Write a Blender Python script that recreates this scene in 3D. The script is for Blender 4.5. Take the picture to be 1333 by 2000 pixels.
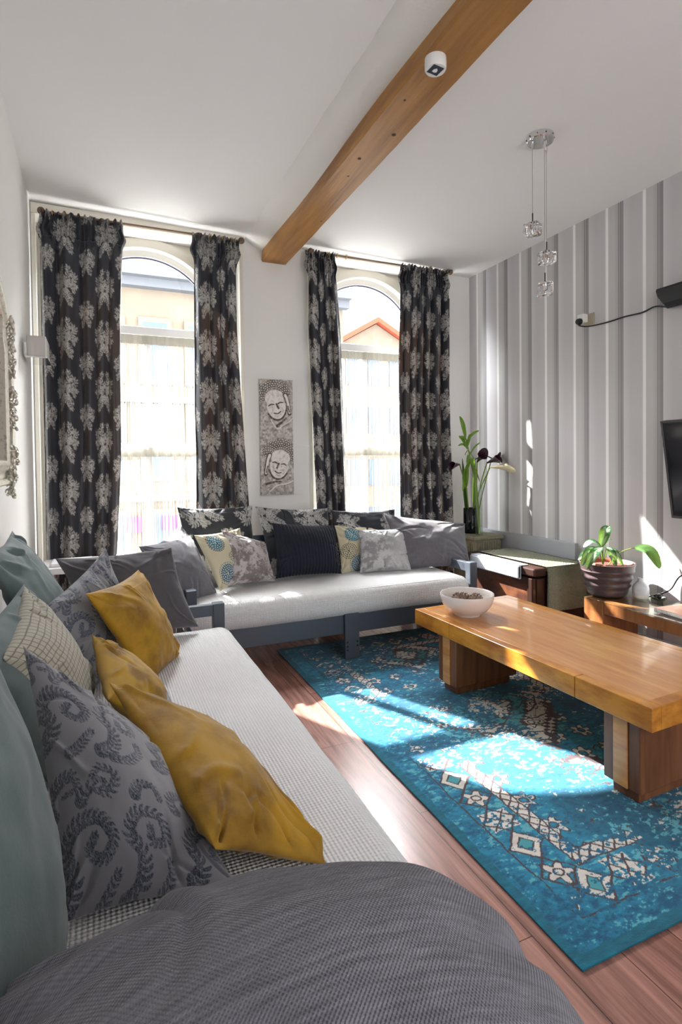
import bpy, bmesh, math, random
import numpy as np
from mathutils import Vector, Matrix
PI=math.pi
for o in list(bpy.data.objects): bpy.data.objects.remove(o)
S=bpy.context.scene; COL=S.collection
# ---------------------------------------------------------------- camera
CAM=(0.4104538,0.0202334,-0.0116086,1082.88,923.43)   # yaw, pitch, roll, focal px, horizon row
yaw,pitch,roll,F,CY=CAM
f=Vector((math.sin(yaw)*math.cos(pitch),math.cos(yaw)*math.cos(pitch),-math.sin(pitch)))
r0=Vector((math.cos(yaw),-math.sin(yaw),0)); u0=r0.cross(f)
r=r0*math.cos(roll)+u0*math.sin(roll); u=u0*math.cos(roll)-r0*math.sin(roll)
cd=bpy.data.cameras.new('camera'); cam=bpy.data.objects.new('camera',cd); COL.objects.link(cam)
cam.matrix_world=Matrix(((r.x,u.x,-f.x,0),(r.y,u.y,-f.y,0),(r.z,u.z,-f.z,1.4),(0,0,0,1)))
cd.sensor_fit='HORIZONTAL'; cd.sensor_width=36; cd.lens=F/1333*36; cd.shift_y=-(1000-CY)/1333
cd.clip_start=.02; cd.clip_end=200; S.camera=cam
# ---------------------------------------------------------------- light
S.view_settings.view_transform='Standard'; S.view_settings.look='None'; S.view_settings.gamma=1
S.view_settings.use_curve_mapping=False; S.view_settings.exposure=1.4
w=bpy.data.worlds.new('sky'); S.world=w; w.use_nodes=True
bg=w.node_tree.nodes['Background']; bg.inputs[0].default_value=(.93,.97,1,1); bg.inputs[1].default_value=2.2
sd=bpy.data.lights.new('sun','SUN'); sun=bpy.data.objects.new('sun',sd); COL.objects.link(sun)
sd.energy=19; sd.angle=math.radians(.7); sd.color=(1,.95,.88); sun.location=(-6,14,13)
sun.rotation_euler=Vector((.52,-1.07,-1)).to_track_quat('-Z','Y').to_euler()
def area(name,loc,target,sx,sy,e,c=(1,1,1)):
    d=bpy.data.lights.new(name,'AREA'); d.shape='RECTANGLE'; d.size=sx; d.size_y=sy; d.energy=e; d.color=c
    o=bpy.data.objects.new(name,d); COL.objects.link(o); o.location=loc
    o.rotation_euler=(Vector(target)-Vector(loc)).to_track_quat('-Z','Y').to_euler(); return o
# added fill lamp behind the camera, brightens the foreground; no known window there
area('rear_fill_light',(1.9,-1.72,1.75),(1.7,3,1.35),2.6,2.2,26,(.97,.98,1))
# bright open sky high above the street, shining down through both windows
for k,x in enumerate((.0,2.6)): area('high_sky_light',(x,6.9,4.9),(x+.15,3.2,1.5),2.4,1.6,520,(.97,.98,1))
# ---------------------------------------------------------------- helpers
def tag(o,label=None,cat=None,group=None,kind=None):
    for k,v in (('label',label),('category',cat),('group',group),('kind',kind)):
        if v: o[k]=v
    return o
def empty(name,loc,label,cat,group=None):
    o=bpy.data.objects.new(name,None); COL.objects.link(o); o.location=loc; o.empty_display_size=.1
    return tag(o,label,cat,group)
def link(name,me,m,parent=None):
    me.name=name; o=bpy.data.objects.new(name,me); COL.objects.link(o)
    if m: me.materials.append(m)
    if parent:
        o.parent=parent; p=parent; off=Vector()
        while p: off+=p.location; p=p.parent
        me.transform(Matrix.Translation(-off))
    return o
def smooth(me,ang=None):
    me.polygons.foreach_set('use_smooth',[True]*len(me.polygons))
    if ang: 
        try: me.set_sharp_from_angle(angle=math.radians(ang))
        except Exception: pass
class MB:
    def __init__(s): s.b=bmesh.new()
    def box(s,x0,x1,y0,y1,z0,z1,bev=0,seg=2,rot=None):
        ret=bmesh.ops.create_cube(s.b,size=1); vs=ret['verts']
        for v in vs: v.co=Vector(((x0+x1)/2+v.co.x*(x1-x0),(y0+y1)/2+v.co.y*(y1-y0),(z0+z1)/2+v.co.z*(z1-z0)))
        if rot: bmesh.ops.transform(s.b,matrix=rot,verts=vs)
        if bev:
            es=list({e for v in vs for e in v.link_edges}); bmesh.ops.bevel(s.b,geom=es,offset=bev,segments=seg,profile=.5,affect='EDGES')
        return s
    def lathe(s,prof,c=(0,0,0),n=40,axis='z'):
        rings=[]
        for rr,z in prof:
            ring=[]
            for i in range(n):
                a=2*PI*i/n; x,y=rr*math.cos(a),rr*math.sin(a)
                p=(x,y,z) if axis=='z' else ((z,x,y) if axis=='x' else (x,z,y))
                ring.append(s.b.verts.new((c[0]+p[0],c[1]+p[1],c[2]+p[2])))
            rings.append(ring)
        for a,b in zip(rings,rings[1:]):
            for i in range(n):
                j=(i+1)%n
                try: s.b.faces.new((a[i],a[j],b[j],b[i]))
                except ValueError: pass
        for k,ring in ((0,rings[0]),(-1,rings[-1])):
            if prof[k][0]>1e-4:
                try: s.b.faces.new(ring)
                except ValueError: pass
        return s
    def tube(s,pts,rad,n=10,cap=True):
        pts=[Vector(p) for p in pts]; N=len(pts); rings=[]
        rads=rad if hasattr(rad,'__len__') else [rad]*N
        prev=None
        for i,p in enumerate(pts):
            t=(pts[min(i+1,N-1)]-pts[max(i-1,0)]).normalized()
            if prev is None: a=t.orthogonal().normalized()
            else: a=(prev-t*prev.dot(t)).normalized()
            prev=a; b=t.cross(a)
            rings.append([s.b.verts.new(p+(a*math.cos(2*PI*k/n)+b*math.sin(2*PI*k/n))*rads[i]) for k in range(n)])
        for a,b in zip(rings,rings[1:]):
            for k in range(n): s.b.faces.new((a[k],a[(k+1)%n],b[(k+1)%n],b[k]))
        if cap: s.b.faces.new(rings[0]); s.b.faces.new(rings[-1][::-1])
        return s
    def sphere(s,c,rad,seg=20,scale=(1,1,1)):
        ret=bmesh.ops.create_uvsphere(s.b,u_segments=seg,v_segments=seg//2,radius=rad)
        for v in ret['verts']: v.co=Vector((c[0]+v.co.x*scale[0],c[1]+v.co.y*scale[1],c[2]+v.co.z*scale[2]))
        return s
    def quad(s,*ps): s.b.faces.new([s.b.verts.new(p) for p in ps]); return s
    def poly_extrude(s,pts,y0,y1):   # pts in x,z
        a=[s.b.verts.new((x,y0,z)) for x,z in pts]; b=[s.b.verts.new((x,y1,z)) for x,z in pts]
        s.b.faces.new(a); s.b.faces.new(b[::-1])
        for i in range(len(a)):
            j=(i+1)%len(a); s.b.faces.new((a[i],b[i],b[j],a[j]))
        return s
    def build(s,name,m,parent=None,sm=None,weld=False):
        if weld: bmesh.ops.remove_doubles(s.b,verts=s.b.verts,dist=1e-5)
        bmesh.ops.recalc_face_normals(s.b,faces=s.b.faces)
        me=bpy.data.meshes.new(name); s.b.to_mesh(me); s.b.free()
        if sm: smooth(me,sm)
        return link(name,me,m,parent)
def spline(pts,n=40):
    P=np.array(pts,float); k=len(P); t=np.linspace(0,k-1,n); out=[]
    for q in t:
        i=min(int(q),k-2); s=q-i; p0=P[max(i-1,0)];p1=P[i];p2=P[i+1];p3=P[min(i+2,k-1)]
        out.append(.5*((2*p1)+(p2-p0)*s+(2*p0-5*p1+4*p2-p3)*s*s+(3*p1-p0-3*p2+p3)*s**3))
    return [tuple(v) for v in out]
def noise(h,wd,ch,cw,seed,octv=4,pers=.5):
    """value noise raster h x wd with base cells ch x cw"""
    rs=np.random.RandomState(seed); out=np.zeros((h,wd)); amp=1; tot=0
    for o in range(octv):
        a,b=int(ch*2**o)+2,int(cw*2**o)+2; g=rs.rand(a,b)
        Y=np.linspace(0,a-1.001,h); X=np.linspace(0,b-1.001,wd); yi=Y.astype(int); xi=X.astype(int)
        fy=(Y-yi)[:,None]; fx=(X-xi)[None]; fy=fy*fy*(3-2*fy); fx=fx*fx*(3-2*fx)
        v=(g[yi][:,xi]*(1-fy)*(1-fx)+g[yi+1][:,xi]*fy*(1-fx)+g[yi][:,xi+1]*(1-fy)*fx+g[yi+1][:,xi+1]*fy*fx)
        out+=amp*v; tot+=amp; amp*=pers
    return out/tot
def samp(R,U,V):
    """sample raster (h,w[,c]) with wrap; U across, V down, both 0..1 per tile"""
    h,wd=R.shape[:2]; x=(U%1)*wd; y=(V%1)*h; xi=x.astype(int)%wd; yi=y.astype(int)%h
    fx=x-np.floor(x); fy=y-np.floor(y); x2=(xi+1)%wd; y2=(yi+1)%h
    if R.ndim==3: fx=fx[...,None]; fy=fy[...,None]
    return R[yi,xi]*(1-fx)*(1-fy)+R[yi,x2]*fx*(1-fy)+R[y2,xi]*(1-fx)*fy+R[y2,x2]*fx*fy
def gridme(name,P,closed=False,uv=None,col=None):
    """P (n,m,3). If P is a pair (front,back) the two sheets share their border."""
    if closed:
        A,B=P; n,m=A.shape[:2]; iA=np.arange(n*m).reshape(n,m); iB=iA.copy()
        inner=np.zeros((n,m),bool); inner[1:-1,1:-1]=True; iB[inner]=n*m+np.arange(inner.sum())
        V=np.concatenate([A.reshape(-1,3),B[inner]]); 
        fa=np.stack([iA[:-1,:-1],iA[1:,:-1],iA[1:,1:],iA[:-1,1:]],-1).reshape(-1,4)
        fb=np.stack([iB[:-1,:-1],iB[:-1,1:],iB[1:,1:],iB[1:,:-1]],-1).reshape(-1,4); Fc=np.concatenate([fa,fb])
        def cat(a,b): return np.concatenate([a.reshape(n*m,-1),b[inner]])
    else:
        n,m=P.shape[:2]; iA=np.arange(n*m).reshape(n,m); V=P.reshape(-1,3)
        Fc=np.stack([iA[:-1,:-1],iA[1:,:-1],iA[1:,1:],iA[:-1,1:]],-1).reshape(-1,4)
        def cat(a,b): return a.reshape(n*m,-1)
    me=bpy.data.meshes.new(name); me.vertices.add(len(V)); me.vertices.foreach_set('co',V.astype(np.float32).ravel())
    me.loops.add(len(Fc)*4); me.loops.foreach_set('vertex_index',Fc.astype(np.int32).ravel())
    me.polygons.add(len(Fc)); me.polygons.foreach_set('loop_start',np.arange(0,len(Fc)*4,4,dtype=np.int32))
    me.update(calc_edges=True)
    if uv is not None:
        UV=cat(uv,uv); l=me.uv_layers.new(name='UVMap'); l.data.foreach_set('uv',UV[Fc.ravel()].astype(np.float32).ravel())
    if col is not None:
        c=cat(col,col); c=np.concatenate([np.clip(c,0,1),np.ones((len(c),1))],1)
        a=me.color_attributes.new('Col','FLOAT_COLOR','POINT'); a.data.foreach_set('color',c.astype(np.float32).ravel())
    me.validate(); smooth(me); return me
# ---------------------------------------------------------------- materials
def mat(name,color=(.8,.8,.8),rough=.6,metal=0,attr=False,sheen=0,bump=None,spec=.5,trans=0,ior=1.45,coat=0,var=None,transl=None,emit=None):
    m=bpy.data.materials.new(name); m.use_nodes=True; nt=m.node_tree; N=nt.nodes; L=nt.links; b=N['Principled BSDF']
    b.inputs['Base Color'].default_value=(*color,1); b.inputs['Roughness'].default_value=rough; b.inputs['Metallic'].default_value=metal
    b.inputs['Specular IOR Level'].default_value=spec; b.inputs['IOR'].default_value=ior; b.inputs['Transmission Weight'].default_value=trans
    b.inputs['Coat Weight'].default_value=coat; b.inputs['Sheen Weight'].default_value=sheen; b.inputs['Sheen Roughness'].default_value=.4
    src=None
    if attr: a=N.new('ShaderNodeAttribute'); a.attribute_name='Col'; src=a.outputs['Color']
    tc=N.new('ShaderNodeTexCoord')
    def mapping(scale,use='Object'):
        mp=N.new('ShaderNodeMapping'); mp.inputs['Scale'].default_value=scale; L.new(tc.outputs[use],mp.inputs[0]); return mp.outputs[0]
    if var:   # (color2, scale xyz, contrast lo, hi [,space])
        nz=N.new('ShaderNodeTexNoise'); nz.inputs['Scale'].default_value=1; nz.inputs['Detail'].default_value=6; nz.inputs['Roughness'].default_value=.6
        L.new(mapping(var[1],var[4] if len(var)>4 else 'Object'),nz.inputs[0])
        rp=N.new('ShaderNodeValToRGB'); rp.color_ramp.elements[0].position=var[2]; rp.color_ramp.elements[1].position=var[3]; L.new(nz.outputs[0],rp.inputs[0])
        mx=N.new('ShaderNodeMix'); mx.data_type='RGBA'; L.new(rp.outputs[0],mx.inputs[0])
        if src: L.new(src,mx.inputs[6])
        else: mx.inputs[6].default_value=(*color,1)
        mx.inputs[7].default_value=(*var[0],1); src=mx.outputs[2]
    if src: L.new(src,b.inputs['Base Color'])
    if bump:
        kind,scale,dist=bump[:3]
        bn=N.new('ShaderNodeBump'); bn.inputs['Strength'].default_value=bump[3] if len(bump)>3 else .6; bn.inputs['Distance'].default_value=dist
        if kind=='noise':
            nz=N.new('ShaderNodeTexNoise'); nz.inputs['Scale'].default_value=1; nz.inputs['Detail'].default_value=4
            L.new(mapping(scale),nz.inputs[0]); h=nz.outputs[0]
        else:
            use='UV' if kind=='weave' else 'Object'
            sp=N.new('ShaderNodeSeparateXYZ'); L.new(mapping((1,1,1),use),sp.inputs[0])
            def M(op,a,c):
                q=N.new('ShaderNodeMath'); q.operation=op
                for i,v in enumerate((a,c)):
                    if v is None: continue
                    if isinstance(v,(int,float)): q.inputs[i].default_value=v
                    else: L.new(v,q.inputs[i])
                return q.outputs[0]
            if kind=='weave': A,B=sp.outputs[0],sp.outputs[1]
            else:
                yz=M('SUBTRACT',sp.outputs[1],sp.outputs[2])
                A=M('ADD',sp.outputs[0],yz); B=M('SUBTRACT',sp.outputs[0],yz)
            h=M('MULTIPLY',M('SINE',M('MULTIPLY',A,scale),None),M('SINE',M('MULTIPLY',B,scale),None))
        L.new(h,bn.inputs['Height']); L.new(bn.outputs[0],b.inputs['Normal'])
    out=N['Material Output']
    if transl:
        t=N.new('ShaderNodeBsdfTranslucent'); t.inputs[0].default_value=(*transl[0],1); ms=N.new('ShaderNodeMixShader'); ms.inputs[0].default_value=transl[1]
        L.new(b.outputs[0],ms.inputs[1]); L.new(t.outputs[0],ms.inputs[2]); L.new(ms.outputs[0],out.inputs[0])
    return m
def glassmat(name,tint=(1,1,1),refl=.08):
    m=bpy.data.materials.new(name); m.use_nodes=True; nt=m.node_tree; N=nt.nodes; L=nt.links; N.remove(N['Principled BSDF'])
    t=N.new('ShaderNodeBsdfTransparent'); t.inputs[0].default_value=(*tint,1); g=N.new('ShaderNodeBsdfGlossy'); g.inputs['Roughness'].default_value=.02
    lw=N.new('ShaderNodeLayerWeight'); lw.inputs[0].default_value=.5; pw=N.new('ShaderNodeMath'); pw.operation='POWER'; pw.inputs[1].default_value=4; fr=N.new('ShaderNodeMath'); fr.operation='MULTIPLY_ADD'; fr.inputs[1].default_value=.45; fr.inputs[2].default_value=.02+refl*.15; mx=N.new('ShaderNodeMixShader')
    L.new(lw.outputs['Facing'],pw.inputs[0]); L.new(pw.outputs[0],fr.inputs[0]); L.new(fr.outputs[0],mx.inputs[0]); L.new(t.outputs[0],mx.inputs[1]); L.new(g.outputs[0],mx.inputs[2]); L.new(mx.outputs[0],N['Material Output'].inputs[0]); return m
M_wall=mat('wall_paint',(.86,.85,.82),.75,bump=('noise',(30,30,30),.002,.3))
M_cream=mat('cream_gloss_paint',(.84,.80,.70),.35)
M_ceil=mat('ceiling_paint',(.87,.87,.865),.8,bump=('noise',(6,6,6),.004,.2))
M_plaster=mat('rough_plaster',(.82,.81,.78),.8,bump=('noise',(25,25,25),.01,.4))
M_white=mat('white_gloss',(.85,.85,.83),.3)
M_grey=mat('grey_painted_timber',(.060,.072,.092),.42,bump=('noise',(60,6,60),.001,.4))
M_throw=mat('white_woven_throw',(.82,.81,.81),.9,bump=('waffle',300,.0035,.9),sheen=.15,var=((.76,.75,.76),(5,5,5),.3,.8))
M_silver=mat('antique_silver',(.66,.62,.54),.35,.7,var=((.16,.12,.09),(55,55,55),.52,.8))
M_chrome=mat('chrome',(.75,.75,.75),.12,1)
M_bronze=mat('bronze_rod',(.20,.14,.10),.35,.7)
M_black=mat('black_plastic',(.012,.013,.015),.35)
M_dark=mat('black_matt',(.008,.008,.009),.6)
M_screen=mat('tv_screen',(.02,.022,.028),.08,spec=.8)
M_glass=glassmat('window_glass'); M_gtop=glassmat('glass_top',(.93,.98,.96),.2); M_gvase=glassmat('clear_vase',(.93,.96,.94),.15)
M_crys=mat('crystal_glass',(1,1,1),.03,trans=1,ior=1.5)
# ---------------------------------------------------------------- structure
CX1,CX2=.385,2.43; Dp=4.7; Wy=4.92; XL,XR=-.44,3.5; YB=-1.85
def cz(x): return 3.35-.0228*(x-XL)
def st(o): o['kind']='structure'; return o
# floor : planks
mf=bpy.data.materials.new('floor_laminate'); mf.use_nodes=True; nt=mf.node_tree; N=nt.nodes; L=nt.links; b=N['Principled BSDF']
tc=N.new('ShaderNodeTexCoord'); mp=N.new('ShaderNodeMapping'); mp.inputs['Rotation'].default_value=(0,0,PI/2); L.new(tc.outputs['Object'],mp.inputs[0])
br=N.new('ShaderNodeTexBrick'); br.inputs['Scale'].default_value=1; br.inputs['Brick Width'].default_value=1.25; br.inputs['Row Height'].default_value=.19; br.inputs['Mortar Size'].default_value=.0016
br.inputs['Color1'].default_value=(.28,.135,.105,1); br.inputs['Color2'].default_value=(.36,.19,.15,1); br.inputs['Mortar'].default_value=(.07,.03,.02,1); L.new(mp.outputs[0],br.inputs[0])
mp2=N.new('ShaderNodeMapping'); mp2.inputs['Scale'].default_value=(38,2.2,1); L.new(tc.outputs['Object'],mp2.inputs[0])
nz=N.new('ShaderNodeTexNoise'); nz.inputs['Scale'].default_value=1; nz.inputs['Detail'].default_value=7; nz.inputs['Roughness'].default_value=.65; nz.inputs['Distortion'].default_value=.6; L.new(mp2.outputs[0],nz.inputs[0])
rp=N.new('ShaderNodeValToRGB'); rp.color_ramp.elements[0].position=.3; rp.color_ramp.elements[0].color=(.45,.42,.42,1); rp.color_ramp.elements[1].position=.7; rp.color_ramp.elements[1].color=(1.35,1.3,1.3,1); L.new(nz.outputs[0],rp.inputs[0])
mx=N.new('ShaderNodeMix'); mx.data_type='RGBA'; mx.blend_type='MULTIPLY'; mx.inputs[0].default_value=1; L.new(br.outputs[0],mx.inputs[6]); L.new(rp.outputs[0],mx.inputs[7]); L.new(mx.outputs[2],b.inputs['Base Color'])
b.inputs['Roughness'].default_value=.24; b.inputs['Specular IOR Level'].default_value=.8
st(MB().box(XL-.2,XR+.2,YB-.2,5.1,-.1,0).build('floor',mf))
# ceiling slightly out of level
mb=MB(); cl=[(XL-.2,YB-.2),(XR+.2,YB-.2),(XR+.2,Dp),(XL-.2,Dp)]
lo=[mb.b.verts.new((x,y,cz(x))) for x,y in cl]; hi=[mb.b.verts.new((x,y,3.6)) for x,y in cl]
mb.b.faces.new(lo); mb.b.faces.new(hi[::-1])
for i in range(4): mb.b.faces.new((lo[i],lo[(i+1)%4],hi[(i+1)%4],hi[i]))
st(mb.build('ceiling',M_ceil))
st(MB().box(XL-.15,XL,YB,Dp,0,3.5).build('wall_left',M_wall))
# right wall with striped paper
mw=bpy.data.materials.new('striped_wallpaper'); mw.use_nodes=True; nt=mw.node_tree; N=nt.nodes; L=nt.links; b=N['Principled BSDF']
tc=N.new('ShaderNodeTexCoord'); sp=N.new('ShaderNodeSeparateXYZ'); L.new(tc.outputs['Object'],sp.inputs[0])
def mth(op,*a):
    q=N.new('ShaderNodeMath'); q.operation=op
    for i,v in enumerate(a):
        if isinstance(v,(int,float)): q.inputs[i].default_value=v
        else: L.new(v,q.inputs[i])
    return q.outputs[0]
ph=mth('FRACT',mth('DIVIDE',mth('SUBTRACT',4.146+.31*2,sp.outputs[1]),.31))   # 0 at dark group, grows toward the camera
rp=N.new('ShaderNodeValToRGB'); cr=rp.color_ramp; cr.interpolation='LINEAR'
g=(.55,.54,.56); gl=(.64,.63,.65); gd=(.45,.44,.45); dk=(.08,.078,.085); wh=(.9,.89,.89); gg=(.55,.55,.545)
st_=[(0,dk),(.012,dk),(.014,gd),(.032,gd),(.034,dk),(.046,dk),(.048,gd),(.066,gd),(.068,dk),(.08,dk),(.082,gl),(.3,g),(.55,g),(.59,gl),(.595,wh),(.665,wh),(.67,gg),(.82,gg),(.93,gd),(.95,gd),(.952,dk),(.964,dk),(.966,gd),(1,gd)]
els=cr.elements
while len(els)<len(st_): els.new(.5)
for e,(p_,c_) in zip(els,st_): e.position=p_; e.color=(*c_,1)
L.new(ph,rp.inputs[0]); L.new(rp.outputs[0],b.inputs['Base Color']); b.inputs['Roughness'].default_value=.33; b.inputs['Specular IOR Level'].default_value=.6
st(MB().box(XR,XR+.15,YB,Dp+.25,0,3.5).build('wall_right',mw))
st(MB().box(XL,XR,YB-.15,YB,0,3.5).build('wall_rear',M_wall))
M_band=mat('grey_blue_paint',(.40,.42,.45),.5)
st(MB().box(XR-.035,XR,3.3,Dp,0,.725,.003).build('trim_1',M_band))
st(MB().box(XR-.02,XR,YB,3.3,0,.16,.004).build('baseboard_right',mat('pale_grey_paint',(.55,.56,.58),.4)))
# window wall with two recesses
mb=MB(); RZ=3.262
for a,b_ in ((XL-.15,-.415),(1.135,1.75),(3.20,XR)): mb.box(a,b_,Dp,Wy+.18,0,3.5)
mb.box(-.415,1.135,Dp,Wy+.18,RZ,3.5); mb.box(1.75,3.20,Dp,Wy+.18,RZ,3.5)
st(mb.build('wall_back',M_wall))
# lintel and edge mouldings round the recesses
mb=MB()
for a,b_ in ((-.435,1.15),(1.735,3.215)):
    mb.box(a,b_,Dp-.02,Dp+.01,RZ,3.34,.004); mb.box(a,a+.03,Dp-.012,Dp+.02,0,RZ,.004); mb.box(b_-.03,b_,Dp-.012,Dp+.02,0,RZ,.004)
st(mb.build('trim_2',M_cream))
HW,ZS,RA=.585,2.57,.625
def arcpts(cx,R,hw,n=28,zs=ZS):
    t0=math.acos(min(1,hw/R)); return [(cx+R*math.cos(t0+(PI-2*t0)*i/n),zs+R*math.sin(t0+(PI-2*t0)*i/n)) for i in range(n+1)]
for wi,(cx,xl,xr) in enumerate(((CX1,-.415,1.135),(CX2,1.75,3.20))):
    # arched plate closing the recess
    z0=.55; mb=MB(); arc=arcpts(cx,RA,HW)
    for (ya,yb,zt,R2,hw2) in ((Wy,Wy+.16,RZ+.02,RA,HW),):
        mb.box(xl-.02,cx-hw2,ya,yb,0,arc[-1][1]); mb.box(cx+hw2,xr+.02,ya,yb,0,arc[0][1]); mb.box(cx-hw2,cx+hw2,ya,yb,0,z0)
        pts=[(xr+.02,arc[0][1])]+arc+[(xl-.02,arc[-1][1])]
        for p,q in zip(pts,pts[1:]):
            if abs(p[0]-q[0])<1e-6: continue
            mb.poly_extrude([p,q,(q[0],zt),(p[0],zt)],ya,yb)
    st(mb.build('trim_%d'%(3+wi),M_cream))
    W=bpy.data.objects.new('window_%d'%(wi+1),None); COL.objects.link(W); W.location=(cx,Wy,z0); W['kind']='structure'
    # arch moulding ring
    mb=MB(); A1=arcpts(cx,RA+.075,HW+.075); A0=arcpts(cx,RA+.0,HW)
    for i in range(28):
        mb.poly_extrude([A0[i],A0[i+1],A1[i+1],A1[i]],Wy-.03,Wy)
    for s in (-1,1):
        a,b_=sorted((cx+s*HW,cx+s*(HW+.075))); mb.box(a,b_,Wy-.03,Wy,0,A0[0][1])
    mb.build('arch_moulding',M_cream,W)
    yf=Wy+.05; mb=MB(); A2=arcpts(cx,RA,HW); A3=arcpts(cx,RA-.05,HW-.05)
    for i in range(28): mb.poly_extrude([A3[i],A3[i+1],A2[i+1],A2[i]],yf,yf+.07)
    for s in (-1,1):
        a,b_=sorted((cx+s*HW,cx+s*(HW-.05))); mb.box(a,b_,yf,yf+.07,z0,A2[0][1])
    mb.box(cx-HW,cx+HW,yf,yf+.07,z0,z0+.09); mb.box(cx-HW,cx+HW,yf-.03,yf+.07,2.48,2.55,.006)
    mb.build('window_frame',M_white,W)
    MB().box(cx-.028,cx+.028,yf-.01,yf+.06,z0+.05,2.49,.006).build('mullion',M_white,W)
    mb=MB(); mb.box(cx-HW+.03,cx+HW-.03,yf+.01,yf+.05,1.515,1.575,.004); mb.build('glazing_bar',M_white,W)
    # dark gasket line on the arch
    mb=MB(); A4=arcpts(cx,RA-.052,HW-.052); A5=arcpts(cx,RA-.060,HW-.060)
    for i in range(28): mb.poly_extrude([A5[i],A5[i+1],A4[i+1],A4[i]],yf+.02,yf+.03)
    mb.build('gasket',mat('gasket',(.08,.08,.16),.5),W)
    mb=MB(); mb.box(cx-HW+.04,cx+HW-.04,yf+.03,yf+.034,z0+.06,2.5); A6=arcpts(cx,RA-.055,HW-.055)
    mb.poly_extrude([(A6[0][0],2.5)]+A6+[(A6[-1][0],2.5)],yf+.03,yf+.034); mb.build('pane',M_glass,W)
    MB().box(xl,xr,Wy-.08,yf+.0,z0-.05,z0,.008).build('window_sill',M_white,W)
# beam with plaster haunch
M_beam=mat('varnished_oak_beam',(.45,.215,.05),.42,var=((.25,.10,.02),(14,1.2,14),.38,.72),bump=('noise',(50,4,50),.004,.5))
mb=MB(); n=60; rs=np.random.RandomState(4); ys=np.linspace(YB,Dp,n); W1=[];
for i,y in enumerate(ys):
    j=.006*math.sin(y*5)+.004*rs.randn(); 
    W1.append([(1.325,3.225+.012*math.sin(y*3.1)+j*.4),(1.318+j*.3,3.15),(1.328+j*.3,3.137),(1.534+j*.3,3.137),(1.545,3.15),(1.545,3.4),(1.325,3.4)])
vs=[[mb.b.verts.new((x,y,z)) for x,z in prof] for y,prof in zip(ys,W1)]
for a,b_ in zip(vs,vs[1:]):
    for k in range(7): mb.b.faces.new((a[k],a[(k+1)%7],b_[(k+1)%7],b_[k]))
mb.b.faces.new(vs[0]); mb.b.faces.new(vs[-1][::-1])
beam=mb.build('ceiling_beam',M_beam,sm=30); tag(beam,'varnished orange-brown timber beam running along the ceiling to the pier','beam')
for (yy,xx,rr) in ((2.9,1.40,.011),(2.62,1.47,.012),(3.1,1.42,.008),(2.35,1.38,.007),(3.75,1.5,.008)):
    MB().lathe([(0.0001,0),(rr,0),(rr*.8,.0015),(.0001,.0015)],(xx,yy,3.1355),n=12).build('knot',mat('knot',(.05,.02,.008),.6),beam)
mb=MB(); prof=[(1.16,cz(1.16)+.02),(1.175,3.30),(1.24,3.262),(1.30,3.235),(1.326,3.222),(1.326,3.42),(1.16,3.42)]
ys=np.linspace(YB,Dp,70); vs=[]
for y in ys:
    j=rs.randn(7)*.0035; vs.append([mb.b.verts.new((x+j[i]*.6*(0<i<4),y,z+j[i]*(0<i<4)+(.012*math.sin(y*3.1) if i==4 else 0))) for i,(x,z) in enumerate(prof)])
for a,b_ in zip(vs,vs[1:]):
    for k in range(7): mb.b.faces.new((a[k],a[(k+1)%7],b_[(k+1)%7],b_[k]))
mb.b.faces.new(vs[0]); mb.b.faces.new(vs[-1][::-1])
st(mb.build('trim_5',M_plaster,sm=50))
# made-up window frame behind the camera, added to go round the fill lamp
W=bpy.data.objects.new('window_3',None); COL.objects.link(W); W.location=(1.9,YB,.7); W['kind']='structure'
mb=MB()
for a,b_,c,d in ((.5,.6,.6,2.95),(3.2,3.3,.6,2.95),(.6,3.2,.6,.65),(.6,3.2,2.88,2.95)): mb.box(a,b_,YB,YB+.06,c,d)
mb.build('window_frame',M_white,W)  # unseen frame added for the fill lamp
# ---------------------------------------------------------------- street outside
M_stone=mat('pale_sandstone',(.30,.245,.185),.9,var=((.23,.19,.145),(1.5,1.5,1.5),.3,.7)); M_stone2=mat('grey_stone',(.17,.18,.20),.9)
M_pane=mat('street_glass',(.12,.16,.22),.1)
st(MB().box(-12,24,5.4,31,-4.1,-4).build('street_ground',mat('asphalt',(.22,.22,.23),.9)))
fb=empty('townhouse',(2,15,-4),'pale sandstone building across the street, seen through the left window','building')
MB().box(-9,6.2,14,18,-4,6.9).build('wall',M_stone,fb)
mb=MB().box(-9.2,6.3,13.55,14,5.75,6.05).box(-9.2,6.3,13.75,14,5.55,5.75); mb.build('cornice',M_stone2,fb)
for x in np.arange(-7.4,6,1.05)+.27:
    for z0_,z1_ in ((3.4,4.75),(1.1,2.7),(-1.5,.2)):
        wf=MB().box(x-.38,x+.38,13.9,14.02,z0_-.12,z1_+.12).build('window_surround',M_stone,fb)
        MB().box(x-.27,x+.27,13.88,13.9,z0_,z1_).build('pane',M_pane,wf)
for z in (2.85,.5): MB().box(-9,6.2,13.85,14,z,z+.18).build('string_course',M_stone,fb)
M_pink=mat('pink_sign',(.75,.05,.35),.5)
for x in (-.6,.55,1.35,2.3): MB().box(x,x+.35,13.8,13.86,-.2,.15).build('shop_sign',M_pink,fb)
fb2=empty('gabled_house',(14,26,-4),'gabled house with a red roof edge, seen through the right window','building')
mb=MB(); mb.poly_extrude([(10.4,-4),(15.5,-4),(15.5,6.9),(12.9,8.3),(10.4,6.9)],25,29); mb.build('wall',M_stone,fb2)
mb=MB(); M_red=mat('red_roof',(.5,.11,.06),.8)
mb.poly_extrude([(10.1,6.75),(12.9,8.35),(12.9,8.6),(10.0,6.95)],24.7,29.2); mb.poly_extrude([(15.8,6.75),(12.9,8.35),(12.9,8.6),(15.9,6.95)],24.7,29.2); mb.build('roof',M_red,fb2)
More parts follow.
